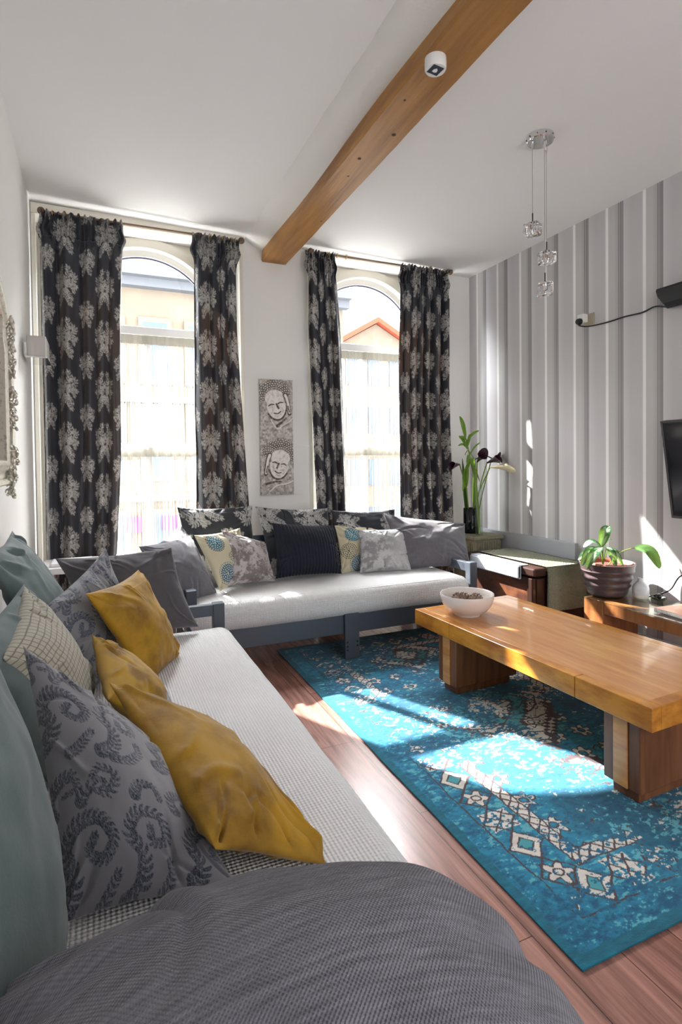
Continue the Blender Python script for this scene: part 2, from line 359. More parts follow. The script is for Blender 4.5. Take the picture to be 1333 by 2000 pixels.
for x in (11.2,12.4,13.6,14.6):
    for z in (5.2,2.8,.2,-2.2): MB().box(x,x+.6,24.93,25,z,z+1.3).build('window',M_pane,fb2)
# ---------------------------------------------------------------- pattern rasters
def disc(R,cx,cy,rad,val,mode='set'):
    h,wd=R.shape; x0,x1=int(max(0,cx-rad-1)),int(min(wd,cx+rad+2)); y0,y1=int(max(0,cy-rad-1)),int(min(h,cy+rad+2))
    if x1<=x0 or y1<=y0: return
    Y,X=np.mgrid[y0:y1,x0:x1]; a=np.clip(rad-np.hypot(X-cx,Y-cy)+.5,0,1)
    sub=R[y0:y1,x0:x1]
    if mode=='max': np.maximum(sub,val*a,out=sub)
    else: sub+=(val-sub)*a
def stroke(R,pts,w0,w1,val,mode='set',n=None):
    P=np.array(spline(pts,n or 40)); L=np.hypot(*np.diff(P,axis=0).T).sum(); k=max(8,int(L/1.2)); P=np.array(spline(pts,k))
    for i,(x,y) in enumerate(P):
        t=i/(k-1); disc(R,x,y,w0+(w1-w0)*t,val,mode)
def leaf(R,x,y,ang,L,wd,val=1,bend=.5):
    pts=[(x,y)]
    for i in range(1,5):
        a=ang+bend*i/4; pts.append((pts[-1][0]+math.cos(a)*L/4,pts[-1][1]+math.sin(a)*L/4))
    P=np.array(spline(pts,24))
    for i,(px,py) in enumerate(P): t=i/23; disc(R,px,py,wd*math.sin(PI*min(1,.12+t*.88))**.8+.4,val)
    for i,(px,py) in enumerate(P[2:-3]): disc(R,px,py,.7,0)
def spiral(R,cx,cy,r0_,turns,a0,sgn,w0,val=1):
    n=int(turns*40)
    for i in range(n):
        t=i/n; a=a0+sgn*t*turns*2*PI; rr=r0_*(1-t)+1; disc(R,cx+rr*math.cos(a),cy+rr*math.sin(a),w0*(1-.5*t)+.4,val)
def acanth(R,pts,n,L0,L1,wd,curl=.7,both=True,side=1,spine=2.2,tipL=1.0,wf=.72):
    """serrated scrolling leaf: leaflets set along a curved spine"""
    P=np.array(spline(pts,n*9)); m=len(P)
    for i in range(n):
        t=i/(n-1); k=min(m-2,int(t*(m-1))); x,y=P[k]; dx,dy=P[k+1]-P[k]; a=math.atan2(dy,dx); L=L0+(L1-L0)*t
        for sg in ((1,-1) if both else (side,)): leaf(R,x,y,a+sg*1.25,L*1.35,wd*wf*(1-.35*t),1,-sg*curl)
    leaf(R,P[-1][0],P[-1][1],a,L1*1.5*tipL,wd*.8,1,0)
    for i in range(len(P)): disc(R,P[i][0],P[i][1],spine*(1-.5*i/m),1)
    for i in range(2,len(P)-2): disc(R,P[i][0],P[i][1],.75,0)
def damask():
    h,wd=460,400; R=np.zeros((h,wd))
    def half(H,s):
        q=lambda *p: [(200+x*s,230+y*s) for x,y in p]
        acanth(H,q((14,-20),(18,-60),(34,-95),(24,-128)),8,26*s,18*s,6*s)
        acanth(H,q((12,-10),(36,-22),(64,-40),(76,-72),(58,-92),(44,-78)),11,22*s,13*s,8*s,tipL=.5)
        disc(H,200+58*s,230-72*s,14*s,1); spiral(H,200+58*s,230-72*s,12*s,1.8,0,1,1.2,0)
        acanth(H,q((8,6),(34,-2),(60,14),(66,36)),8,20*s,12*s,5.5*s)
        disc(H,200+72*s,230+0*s,15*s,1); spiral(H,200+72*s,230,13*s,1.8,1,1,1.2,0)
        for k in range(8): leaf(H,200+72*s+14*s*math.cos(k*.8),230+14*s*math.sin(k*.8),k*.8,11*s,4.2*s,1,.7)
        acanth(H,q((8,20),(12,60),(30,95),(44,128)),9,24*s,16*s,6*s)
        acanth(H,q((12,40),(36,60),(52,88)),6,18*s,12*s,5*s)
        acanth(H,q((5,-4),(9,-30),(8,-56)),4,9*s,6*s,3*s)
    def place(s,dx,dy):
        H=np.zeros((h,wd)); half(H,s); H=np.maximum(H,H[:,::-1]); np.maximum(R,np.roll(np.roll(H,dx,1),dy,0),out=R)
    place(1.22,-100,0); place(.80,100,230)
    n=noise(h,wd,48,40,5,2); eng=(np.sin(np.mgrid[0:h,0:wd][0]*1.5+n*16)>.5)
    return np.clip(R,0,1)*np.where(eng,.6,1.0)
DAM=damask()
def baroque():
    h,wd=640,640; R=np.zeros((h,wd)); rs=random.Random(3)
    A=lambda pts,n,a,b_,w_: acanth(R,pts,int(n*1.35),a,b_,w_,curl=.9,spine=4,wf=1.15)
    A([(40,560),(120,470),(90,360),(160,270),(270,260),(330,340),(280,410),(210,380),(240,330)],26,52,20,8.5)
    A([(330,600),(430,540),(470,430),(420,330),(480,240),(590,250),(600,350),(530,370),(530,310)],24,50,20,8)
    A([(180,200),(250,130),(350,150),(400,70),(330,30),(280,80),(330,100)],16,40,16,7)
    A([(60,220),(50,130),(110,70),(180,60),(190,120),(130,130)],14,38,15,7); A([(470,180),(520,100),(600,90),(620,150)],10,36,18,7)
    A([(400,620),(500,600),(590,520),(600,450)],10,40,20,7); A([(160,620),(250,560),(330,480)],8,36,22,7)
    n=noise(h,wd,24,24,8,3); e=np.sin(np.mgrid[0:h,0:wd][1]*.55+np.mgrid[0:h,0:wd][0]*.3+n*30)>-.1
    return np.clip(R,0,1)*np.where(e,1,.35)
BAR=baroque()
def lerp(a,b,t): return np.asarray(a)*(1-t[...,None])+np.asarray(b)*t[...,None]
# ---------------------------------------------------------------- cushions
def cushion(name,C,t,seed,m,label,cat='cushion',group=None,n=110,pinch=.07,colf=None,crease=18,cra=.015,parent=None,sag=0,fine=0,ex=.55):
    TL,TR,BR,BL=[np.array(c,float) for c in C]; rs=np.random.RandomState(seed)
    U,V=np.meshgrid(np.linspace(-1,1,n),np.linspace(1,-1,n))   # V=1 top
    s_=np.sin(U*PI/2)*.5+U*.5; q_=np.sin(V*PI/2)*.5+V*.5; U,V=s_,q_
    wob=.012*(noise(n,n,3,3,seed+9,2)-.5)*2
    Up=U*(1-pinch*(1-V*V)**1.0)+wob; Vp=V*(1-pinch*(1-U*U)**1.0)+np.roll(wob,17,0)
    a=(Up+1)/2; b_=(Vp+1)/2
    base=(TL*(((1-a)*b_)[...,None])+TR*((a*b_)[...,None])+BR*((a*(1-b_))[...,None])+BL*(((1-a)*(1-b_))[...,None]))
    nrm=np.cross((TR-TL)+(BR-BL),(BL-TL)+(BR-TR)); nrm/=np.linalg.norm(nrm)
    cen=base.mean((0,1)); 
    if np.dot(nrm,np.array([0,0,1.4])-cen)<0: nrm=-nrm
    prof=(np.clip((1-np.abs(U)**2.1),0,1)*np.clip((1-np.abs(V)**2.1),0,1))**ex
    sc=np.linalg.norm(TR-TL)+np.linalg.norm(BL-TL)
    def side(sd):
        r2=np.random.RandomState(seed*7+sd); h=np.zeros((n,n))
        for k in range(crease):
            e=r2.randint(4); p=r2.uniform(-.9,.9); 
            if k%3==0: p=.93*np.sign(p)
            st0=np.array([(-1,p),(1,p),(p,1),(p,-1)][e]); d=-st0+r2.uniform(-.55,.55,2); d/=np.linalg.norm(d); Lc=r2.uniform(.4,1.0); wdt=r2.uniform(.018,.05)
            dx=U-st0[0]; dy=V-st0[1]; al=dx*d[0]+dy*d[1]; pe=-dx*d[1]+dy*d[0]+.08*np.sin(al*5+k)
            fall=np.clip(al/.12,0,1)*np.clip(1-al/Lc,0,1); wd_=wdt*(1+al*.8).clip(.3)
            h+=r2.choice([-1.2,1])*cra*fall*np.exp(-(pe/wd_)**2)
        h+=.010*(noise(n,n,4,4,seed+sd,3)-.5)*2+fine*(noise(n,n,22,22,seed+sd+3,2)-.5)
        return h*np.clip((1-np.abs(U))*14,0,1)*np.clip((1-np.abs(V))*14,0,1)
    A=base+nrm*((prof*t*.56+side(1)*sc)[...,None]); B=base-nrm*((prof*t*.44+side(2)*sc*.5)[...,None])
    if sag: 
        for X_ in (A,B): X_[...,2]-=sag*((1-U*U)*(V>0)*V)
    W_=np.linalg.norm(TR-TL); H_=np.linalg.norm(TL-BL); uv=np.stack([(U+1)/2*W_,(V+1)/2*H_],-1)
    col=colf(U,V,W_,H_) if colf else None
    me=gridme(name,(A,B),True,uv,col); o=link(name,me,m,parent)
    if label: tag(o,label,cat,group)
    return o
def c_damask(sc=.42,off=(0,0),rot=False):
    def fn(U,V,W_,H_):
        x=(U+1)/2*W_/sc+off[0]; y=(1-V)/2*H_/(sc*1.2)+off[1]
        if rot: x,y=y,x
        d=samp(DAM,x,y); return lerp((.022,.026,.034),(.58,.57,.55),np.clip(d,0,1)*.95)
    return fn
def c_bar(dark,light,sc=.42,off=(0,0),thr=1):
    def fn(U,V,W_,H_):
        d=samp(BAR,(U+1)/2*W_/sc+off[0],(1-V)/2*H_/sc+off[1]); n_=noise(*U.shape,30,30,3,2); return lerp(light,dark,np.clip(d*thr*(.6+.6*n_),0,1))
    return fn
def c_dots(seed):
    cs=[(.26,.2,.17,0),(.72,.30,.15,1),(.28,.78,.2,2),(.78,.78,.16,0),(.5,.52,.12,3)]
    if seed: cs=[(.3,.2,.19,0),(.8,.25,.17,1),(.17,.57,.17,3),(.36,.85,.2,2),(.8,.72,.2,0)]
    def fn(U,V,W_,H_):
        x=(U+1)/2; y=(1-V)/2; c=np.ones(U.shape+(3,))*np.array((.66,.60,.42)); teal=np.array((.02,.16,.24)); blue=np.array((.07,.13,.19)); dots=np.array((.55,.62,.55))
        for cx,cy,R_,k in cs:
            rr=np.hypot(x-cx,y-cy); th=np.arctan2(y-cy,x-cx); ring=np.floor(rr/.036); nn=np.maximum(1,np.round(ring*2*PI*1.05)); ph=(th/(2*PI)*nn)%1
            dd=np.hypot((rr/.036-ring-.5),(ph-.5)*1.0)<.33
            if k==3: c[(rr<R_)&dd]=(.09,.10,.08)
            else:
                base=teal if k!=2 else blue; c[rr<R_*.86]=base; c[(rr<R_*.86)&dd]=dots; c[(rr>=R_*.86)&(rr<R_)&dd]=(.05,.08,.08)
        return c
    return fn
def c_velvet(a,b_,seed,st=1):
    def fn(U,V,W_,H_):
        n_=noise(*U.shape,9,9,seed,5,.75); t=np.clip((n_-.43)*7,0,1)
        if st==2: t=t*np.clip(.75-U*.9,0.05,1)
        return lerp(a,b_,t)
    return fn
def c_check(U,V,W_,H_):
    n_=noise(*U.shape,6,6,4,3)*.4; gx=((U+1)/2*W_*42+n_)%1; gy=((V+1)/2*H_*42+n_)%1
    ln=np.minimum(np.minimum(gx,1-gx),np.minimum(gy,1-gy)); t=np.clip(1-(ln-.03)*12,0,1)
    c=lerp((.42,.39,.31),(.10,.09,.07),t*.9); return c
fab=dict(rough=.85,sheen=.35)
M_linen=mat('grey_linen',(.135,.13,.15),bump=('weave',2200,.0006,.7),var=((.165,.158,.18),(60,60,60),.35,.7),**fab)
M_linend=mat('charcoal_grey_linen',(.095,.088,.098),bump=('weave',2200,.0006,.7),**fab)
M_must=mat('mustard_velvet',(.40,.215,.007),.7,sheen=.15,var=((.18,.085,.003),(7,7,7),.4,.68),bump=('noise',(180,180,180),.001,.4))
M_teal=mat('teal_velvet',(.125,.165,.165),.75,sheen=.2,var=((.075,.11,.115),(7,7,7),.4,.72),bump=('noise',(160,160,160),.001,.4))
M_navy=mat('navy_ribbed',(.008,.011,.024),.8,sheen=.1)
M_dam=mat('damask_cloth',attr=True,rough=.5,sheen=.2,bump=('noise',(300,300,300),.001,.3))
M_col=mat('printed_cloth',attr=True,rough=.75,sheen=.25,bump=('weave',2600,.0005,.5))
M_vel=mat('crushed_velvet',attr=True,rough=.45,sheen=.5,bump=('noise',(45,45,45),.006,.7))
M_slub=mat('slub_weave',(.125,.122,.15),rough=.9,sheen=.3,var=((.27,.265,.31),(14,150,1),.36,.72,'UV'),bump=('weave',1350,.0016,.9))
dm15=[(0.53,4.34,1.07),(1.10,4.30,1.06),(1.11,4.16,0.52),(0.58,4.18,0.52)]
dm16=[(1.13,4.32,1.05),(1.76,4.32,1.01),(1.74,4.15,0.51),(1.19,4.13,0.51)]
dm17=[(1.79,4.34,0.99),(2.41,4.34,0.97),(2.38,4.20,0.5),(1.76,4.17,0.51)]
v14=[(0.80,4.02,0.92),(1.15,4.13,0.79),(1.18,3.95,0.52),(0.80,3.84,0.54)]
d13=[(0.59,3.93,0.90),(0.96,4.12,0.91),(1.01,4.00,0.54),(0.74,3.80,0.52)]
n18=[(1.22,4.16,0.93),(1.75,4.16,0.88),(1.73,3.98,0.52),(1.18,3.94,0.54)]
d19=[(1.78,4.24,0.87),(2.22,4.24,0.84),(2.18,4.12,0.49),(1.76,4.06,0.50)]
s20=[(1.94,4.12,0.84),(2.39,4.10,0.83),(2.33,3.93,0.50),(1.88,3.97,0.51)]
g21=[(2.23,4.20,0.94),(3.01,4.12,0.83),(2.80,3.76,0.53),(2.24,4.00,0.49)]
g12b=[(0.33,4.02,0.83),(0.54,4.25,0.95),(0.79,4.02,0.49),(0.45,3.80,0.52)]
g12a=[(0.22,3.78,0.87),(0.58,4.02,0.89),(0.73,3.84,0.49),(0.37,3.55,0.50)]
g5=[(-0.22,3.24,0.91),(0.36,3.22,0.93),(0.47,3.03,0.52),(-0.03,3.00,0.50)]
m6=[(-0.06,2.35,0.90),(0.16,2.78,0.90),(0.33,2.72,0.48),(0.18,2.42,0.48)]
b4=[(-0.20,2.45,0.85),(0.02,2.88,1.00),(0.14,2.85,0.52),(-0.04,2.40,0.50)]
m7=[(-0.04,2.25,0.77),(0.19,2.20,0.50),(0.22,1.90,0.49),(0.01,1.88,0.66)]
c3=[(-0.26,2.30,0.96),(-0.04,2.30,0.55),(-0.10,1.85,0.53),(-0.26,1.80,0.86)]
m8=[(0.01,1.68,0.79),(0.33,1.76,0.53),(0.45,1.13,0.50),(0.19,1.06,0.66)]
b9=[(-0.19,1.62,0.94),(0.13,1.45,0.68),(0.25,1.13,0.51),(-0.08,1.19,0.51)]
cushion('cushion',dm15,.15,1,M_dam,'black and silver damask back cushion nearest the left window curtain',group=None,colf=c_damask(.42,(.1,.2),True),n=150)
cushion('cushion',dm16,.15,2,M_dam,'black and silver damask back cushion standing behind the navy cushion',colf=c_damask(.42,(.4,.1),True),n=150)
cushion('cushion',dm17,.14,3,M_dam,'black and silver damask back cushion under the right window',colf=c_damask(.42,(.7,.5),True),n=150)
cushion('cushion',g12b,.16,4,M_linen,'smooth grey cushion wedged in the corner behind another grey cushion')
cushion('cushion',g12a,.18,5,M_linen,'grey linen cushion slumped over the left arm of the window sofa')
cushion('cushion',d13,.12,6,M_col,'cream cushion with teal dotted circles, partly behind the crushed velvet cushion',colf=c_dots(0),n=200)
cushion('cushion',v14,.15,7,M_vel,'mauve-silver crushed velvet cushion leaning on the cream dotted cushion',colf=c_velvet((.50,.46,.46),(.20,.17,.16),3),n=160,fine=.012)
navy=cushion('cushion',n18,.20,8,M_navy,'navy blue pleated cushion in the middle of the window sofa',n=120,crease=4)
# pleats of the navy cushion
me=navy.data; co=np.empty(len(me.vertices)*3,np.float32); me.vertices.foreach_get('co',co); co=co.reshape(-1,3)
co[:,1]+=.006*np.sin(co[:,0]*2*PI/.026+4*np.sin(co[:,2]*6)*.25); me.vertices.foreach_set('co',co.ravel()); me.update()
cushion('cushion',d19,.10,9,M_col,'cream cushion with teal dotted circles between the navy and the silver cushions',colf=c_dots(1),n=200)
cushion('cushion',s20,.13,10,M_vel,'pale silver velvet cushion standing beside the right dotted cushion',colf=c_velvet((.50,.50,.51),(.26,.25,.26),5,2),n=160,fine=.006)
cushion('cushion',g21,.20,11,M_linen,'wide grey linen cushion leaning on the right arm of the window sofa',crease=20,cra=.013)
cushion('cushion',g5,.17,12,M_linend,'large plain charcoal grey cushion at the far end of the long sofa',crease=16)
cushion('cushion',b4,.13,13,M_col,'grey cushion with blue-grey scroll print behind the upright mustard cushion',colf=c_bar((.045,.06,.10),(.25,.25,.27),.34,(.2,.1),1.3),n=180,crease=18)
cushion('cushion',m6,.15,14,M_must,'square mustard velvet cushion standing upright, farthest of the mustard cushions',crease=14,cra=.012)
tl=cushion('cushion',[(-.40,2.42,1.07),(-.385,3.02,1.09),(-.10,3.02,.5),(-.12,2.42,.5)],.17,15,M_teal,'pale teal velvet cushion with a peaked corner against the white left wall',crease=18)
cushion('cushion',[(-.35,1.72,.92),(-.27,2.38,.955),(-.10,2.36,.5),(-.14,1.72,.5)],.13,16,M_teal,'pale teal cushion squeezed behind the beige checked cushion',crease=10)
cushion('cushion',c3,.17,17,M_col,'beige cushion with a fine dark check, creased in the middle',colf=c_check,n=240,crease=16,cra=.014)
def c_twotone(U,V,W_,H_):
    n_=noise(*U.shape,5,5,61,4); c=lerp((.45,.255,.012),(.24,.12,.005),np.clip((n_-.42)*4,0,1)); g_=U+.06*V>.42
    c[g_]=(.34,.34,.36); return c
mm=cushion('cushion',m7,.15,18,M_col,'small mustard velvet cushion with a grey edge, middle of the three mustard cushions',crease=14,colf=c_twotone,n=160)
cushion('cushion',b9,.23,19,M_col,'large light grey cushion with dark blue-grey scroll print in the foreground',colf=c_bar((.035,.045,.075),(.27,.265,.29),.33,(.1,.0),1.35),n=240,crease=14)
cushion('cushion',m8,.15,20,M_must,'long mustard velvet cushion lying nearest to the camera',crease=20,cra=.014,n=150)
cushion('cushion',[(-.28,.50,1.12),(-.235,1.36,1.07),(-.10,1.12,.5),(-.14,.5,.5)],.20,21,M_teal,'big pale teal velvet cushion at the left edge of the foreground',crease=5,cra=.006)
bigc=cushion('cushion',[(-.20,.77,.69),(.53,.79,.52),(.50,.20,.50),(-.22,.20,.58)],.72,22,M_slub,'huge dark grey slub-weave floor cushion filling the bottom of the view',n=190,crease=16,cra=.015,pinch=.03,ex=.45)
MB().tube(spline([(.535,.79,.52),(.525,.62,.52),(.515,.42,.51)],20),.006,8).build('zip',M_black,bigc)
MB().box(.53,.565,.66,.69,.512,.527,.004).build('zip_pull',M_dark,bigc)
# ---------------------------------------------------------------- sofas
def softbox(name,lo,hi,rad,m,parent,seg=60,wav=.008,seed=1):
    bm=bmesh.new(); bmesh.ops.create_cube(bm,size=2); bmesh.ops.subdivide_edges(bm,edges=bm.edges,cuts=seg,use_grid_fill=True)
    lo=np.array(lo);hi=np.array(hi); c=(lo+hi)/2; h=(hi-lo)/2; inn=np.maximum(h-rad,0)
    me=bpy.data.meshes.new(name); bm.to_mesh(me); bm.free()
    co=np.empty(len(me.vertices)*3,np.float32); me.vertices.foreach_get('co',co); co=co.reshape(-1,3)*h
    # denser spacing near the edges
    q=np.clip(co,-inn,inn); d=co-q; L_=np.linalg.norm(d,axis=1,keepdims=True); Lm=np.abs(d).max(1,keepdims=True)
    rr=np.minimum(rad,h.min()); co=np.where(L_>1e-6,q+d/np.maximum(L_,1e-6)*np.minimum(Lm,rr),co)
    R_=noise(256,256,10,10,seed,3); u_=(co[:,0]-lo[0]+c[0])*.19; v_=(co[:,1]+c[1])*.19+co[:,2]*.3
    hgt=(samp(R_,u_,v_)-.5)*2*wav; nn=co/np.maximum(np.abs(co),1e-6)*(np.abs(co)/h>.9); co=co+nn*hgt[:,None]+c
    me.vertices.foreach_set('co',co.astype(np.float32).ravel()); me.update(); smooth(me); return link(name,me,m,parent)
def bolt(x,y,z,ax,parent):
    MB().lathe([(0.0001,0),(.006,0),(.006,.003),(.0001,.004)],(x,y,z),n=10,axis=ax).build('bolt',M_white,parent)
sb=empty('daybed_sofa',(1.6,4.0,0),'grey painted timber sofa frame with a white throw, under the windows','sofa')
x0,x1,y0=.48,2.70,3.56
MB().box(x0,x1,y0,y0+.03,.185,.33,.004).build('front_rail',M_grey,sb)
MB().box(x0,x1,y0+.52,y0+.55,.10,.25,.004).build('rear_rail',M_grey,sb)
MB().box(x0+.02,x1-.02,y0+.02,y0+.84,.27,.32).build('slat_base',M_grey,sb)
for xa in (x0,x1-.065):
    MB().box(xa,xa+.065,y0-.012,y0+.055,0 if xa<1 else .0095,.60,.005).build('leg',M_grey,sb); MB().box(xa,xa+.065,y0+.80,y0+.86,0,.80,.005).build('leg',M_grey,sb)
    MB().box(xa+.008,xa+.055,y0+.05,y0+.81,.52,.59,.004).build('arm_rail',M_grey,sb)
cl_=MB().box(1.555,1.665,y0-.03,y0,.0095,.33,.003).build('leg',M_grey,sb)
for bx,bz in ((1.572,.10),(1.572,.13),(1.572,.075),(1.648,.10),(1.648,.13)): bolt(bx,y0-.03,bz,'y',cl_)
for i,z in enumerate((.62,.74)): MB().box(x0+.05,x1-.05,y0+.82,y0+.845,z,z+.07,.004).build('back_slat',M_grey,sb)
softbox('mattress_throw',(x0+.005,y0-.05,.31),(x1-.07,y0+.80,.505),.085,M_throw,sb,90,.01,3)
sl=empty('daybed_sofa',(.2,1.8,0),'long white-covered sofa with a grey frame running along the left wall','sofa')
MB().box(.60,.63,.2,3.2,.185,.33,.004).build('front_rail',M_grey,sl); MB().box(-.3,.62,.2,3.15,.27,.32).build('slat_base',M_grey,sl)
for ya in (3.16,.18):
    MB().box(.575,.64,ya,ya+.06,0,.60,.005).build('leg',M_grey,sl); MB().box(-.34,-.28,ya,ya+.06,0,.8,.005).build('leg',M_grey,sl)
    MB().box(-.28,.58,ya+.008,ya+.05,.53,.595,.004).build('arm_rail',M_grey,sl)
for z in (.60,.74): MB().box(-.335,-.31,.2,3.2,z,z+.08,.004).build('back_slat',M_grey,sl)
softbox('mattress_throw',(-.29,.22,.31),(.665,3.14,.492),.085,M_throw,sl,120,.008,5)
# ---------------------------------------------------------------- rug
def rug():
    x0,x1,y0,y1=1.178,2.80,1.10,3.95; n,m=820,470
    gy,gx=np.mgrid[0:n,0:m]; X=x0+(x1-x0)*gx/(m-1); Y=y0+(y1-y0)*gy/(n-1); cx,cy=(x0+x1)/2,(y0+y1)/2
    # ornament drawing, mirrored about both axes
    wa=(noise(n,m,40,24,51,3)-.5)*.022; wb=(noise(n,m,40,24,52,3)-.5)*.022
    a=np.abs(X-cx+wa); b_=np.abs(Y-cy+wb); hx,hy=(x1-x0)/2,(y1-y0)/2
    ex=hx-a; ey=hy-b_; e=np.minimum(ex,ey)                      # distance from border
    q=lambda v,s: np.floor(v/s)*s
    line=np.zeros((n,m),bool); fill=np.zeros((n,m),bool); tealf=np.zeros((n,m),bool)
    # border bands
    for d in (.13,.30,.36): line|=np.abs(e-d)<.0035
    along=np.where(ex<ey,b_,a); s=(along%.15)-.075; c=e-.215
    zig=np.abs(np.abs(s)-(.075-np.abs(c)))<.006; line|=(e>.13)&(e<.30)&zig
    kk=np.floor(along/.15).astype(int)%3; inb0=(e>.13)&(e<.30); r_=np.hypot(s,c); t_=np.arctan2(c,s)
    line|=inb0&(kk==1)&(np.abs(r_-(.045+.014*np.cos(5*t_)))<.005); fill|=inb0&(kk==1)&(r_<.05+.014*np.cos(5*t_)); line|=inb0&(kk==1)&(np.abs(r_-.018)<.004)
    line|=inb0&(kk==2)&(np.abs(np.abs(s*1.2)-np.abs(c))<.006)&(np.abs(c)<.06); fill|=inb0&(kk==2)&(np.abs(s)<.055)&(np.abs(c)<.066)&(np.abs(np.sin(s*110)*np.cos(c*90))<.75)
    inb=(e>.13)&(e<.30)&(kk==0); fill|=inb&(np.abs(s)+np.abs(c)<.072); tealf|=inb&(np.abs(s)+np.abs(c)<.035); line|=inb&(np.abs(np.abs(s)+np.abs(c)-.037)<.004)
    fill|=(e>.30)&(e<.36); sx=(along%.055)-.0275; cc=e-.33; line|=(e>.30)&(e<.36)&(np.abs(np.abs(sx)-np.abs(cc))<.005)
    # stepped medallions
    for my,R_ in ((0,.44),(.92,.30)):
        bb=np.abs(b_-my); d=q(a,.028)+q(bb,.028)*.9
        for rr in (R_,R_*.9,R_*.55,R_*.3): line|=(e>.36)&(np.abs(d-rr)<.015)
        fill|=(e>.36)&(d<R_)&(d>R_*.55); tealf|=(e>.36)&(d<R_*.55)&(d>R_*.3); fill|=(e>.36)&(d<R_*.3)
        th=np.arctan2(bb,a); rad=np.hypot(a,bb); hook=np.abs(np.sin(6*th+rad*38))<.2; line|=(e>.36)&(d<R_*.9)&hook
    # scattered rosettes in the field
    rx=(a%.17)-.085; ry=(b_%.17)-.085; rr=np.hypot(rx,ry); th=np.arctan2(ry,rx); pet=.045+.012*np.cos(6*th)
    fld=(e>.36); line|=fld&(np.abs(rr-pet)<.005); fill|=fld&(rr<pet)&(rr>.02); line|=fld&(np.abs(rr-.018)<.004)
    swirl=noise(n,m,34,20,21,2); line|=fld&(np.abs(swirl-.5)<.012)&(noise(n,m,10,6,3,2)>.5)
    er=noise(n,m,9,4,11,7,.85)*.5+noise(n,m,190,60,12,3,.8)*.5; er2=noise(n,m,14,9,13,7,.82)
    big=noise(n,m,6,4,17,3)
    vis=(er*.62+big*.38)>.492                                # where the old ornament still shows through
    wv=noise(n,m,260,40,31,2); base=lerp((.0,.075,.155),(.01,.205,.33),np.clip((er-.36)*4.2,0,1)); base=lerp((0,.05,.095),base,np.clip((big-.3)*5,0,1)*.6+.4)
    pal=(er2*.55+noise(n,m,200,60,33,2)*.45)>.565; base=np.where((pal&(er>.49))[...,None],np.array((.08,.33,.40)),base)
    c=base
    c=np.where((vis&fill)[...,None],np.array((.58,.54,.49))*(.8+.35*wv[...,None]),c)
    c=np.where((vis&tealf)[...,None],np.array((.05,.27,.31)),c); c=np.where((vis&line)[...,None],np.array((.055,.035,.04)),c)
    c=np.where((e<.04)[...,None],np.array((.0,.11,.17))*(.7+.6*wv[...,None]),c)
    Z=.008+.0012*(wv-.5)+.0*X; P=np.stack([X+.006*(noise(n,m,14,1,8,2)-.5)*(gx<4),Y,Z],-1)
    B=P.copy(); B[...,2]=.0005; return gridme('rug',(P,B),True,None,c)
M_rug=mat('rug_pile',attr=True,rough=.95,sheen=.15,bump=('noise',(420,420,420),.003,.8))
rugo=link('rug',rug(),M_rug); tag(rugo,'turquoise distressed oriental rug on the wooden floor','rug')
# ---------------------------------------------------------------- coffee table
M_tab=mat('honey_wood',(.62,.30,.10),.30,var=((.42,.16,.04),(16,1.6,16),.38,.68),coat=.25,bump=('noise',(70,5,70),.0008,.3))
M_tabd=mat('brown_wood',(.22,.085,.034),.4,var=((.12,.042,.016),(22,22,2),.35,.65),bump=('noise',(60,60,5),.001,.3))
M_tabe=mat('golden_edge_wood',(.62,.27,.03),.3,var=((.34,.11,.012),(9,5,16),.38,.66),coat=.25)
ct=empty('coffee_table',(2.3,2.25,0),'low long coffee table of honey-coloured wood on the turquoise rug','table')
th=-.0398; Rt=Matrix.Translation((1.856,3.09,0))@Matrix.Rotation(-th,4,'Z')   # local x across, -y along
def tb(mb,x0,x1,y0,y1,z0,z1,bev=.003): return mb.box(x0,x1,y0,y1,z0,z1,bev,2,Rt)
LT=1.635; WT=.78
tb(MB(),.055,WT-.055,-LT+.055,-.055,.345,.4395,.001).build('top_panel',M_tab,ct)
mb=MB(); tb(mb,0,.056,-.36,0,.345,.44); tb(mb,0,.056,-1.27,-.362,.345,.44); tb(mb,0,.056,-LT,-1.272,.345,.44); mb.build('edge_board',M_tabe,ct)
mb=MB(); tb(mb,WT-.056,WT,-LT,0,.345,.44); mb.build('edge_board',M_tabe,ct)
tb(MB(),.0565,WT-.0565,-LT,-LT+.056,.345,.44).build('end_board',M_tabe,ct); tb(MB(),.0565,WT-.0565,-.056,0,.345,.44).build('end_board',M_tabe,ct)
for ya,yb in ((-.385,-.215),(-1.565,-1.395)):
    lg=tb(MB(),.03,.50,ya,yb,.055,.345,.004).build('leg',M_tabd,ct)
    tb(MB(),.024,.03,ya+.055,yb-.05,.056,.344,.001).build('face_strip',M_tab,lg)
    tb(MB(),.05,.46,ya+.02,yb-.03,.009,.055,.003).build('plinth',M_tabd,lg)
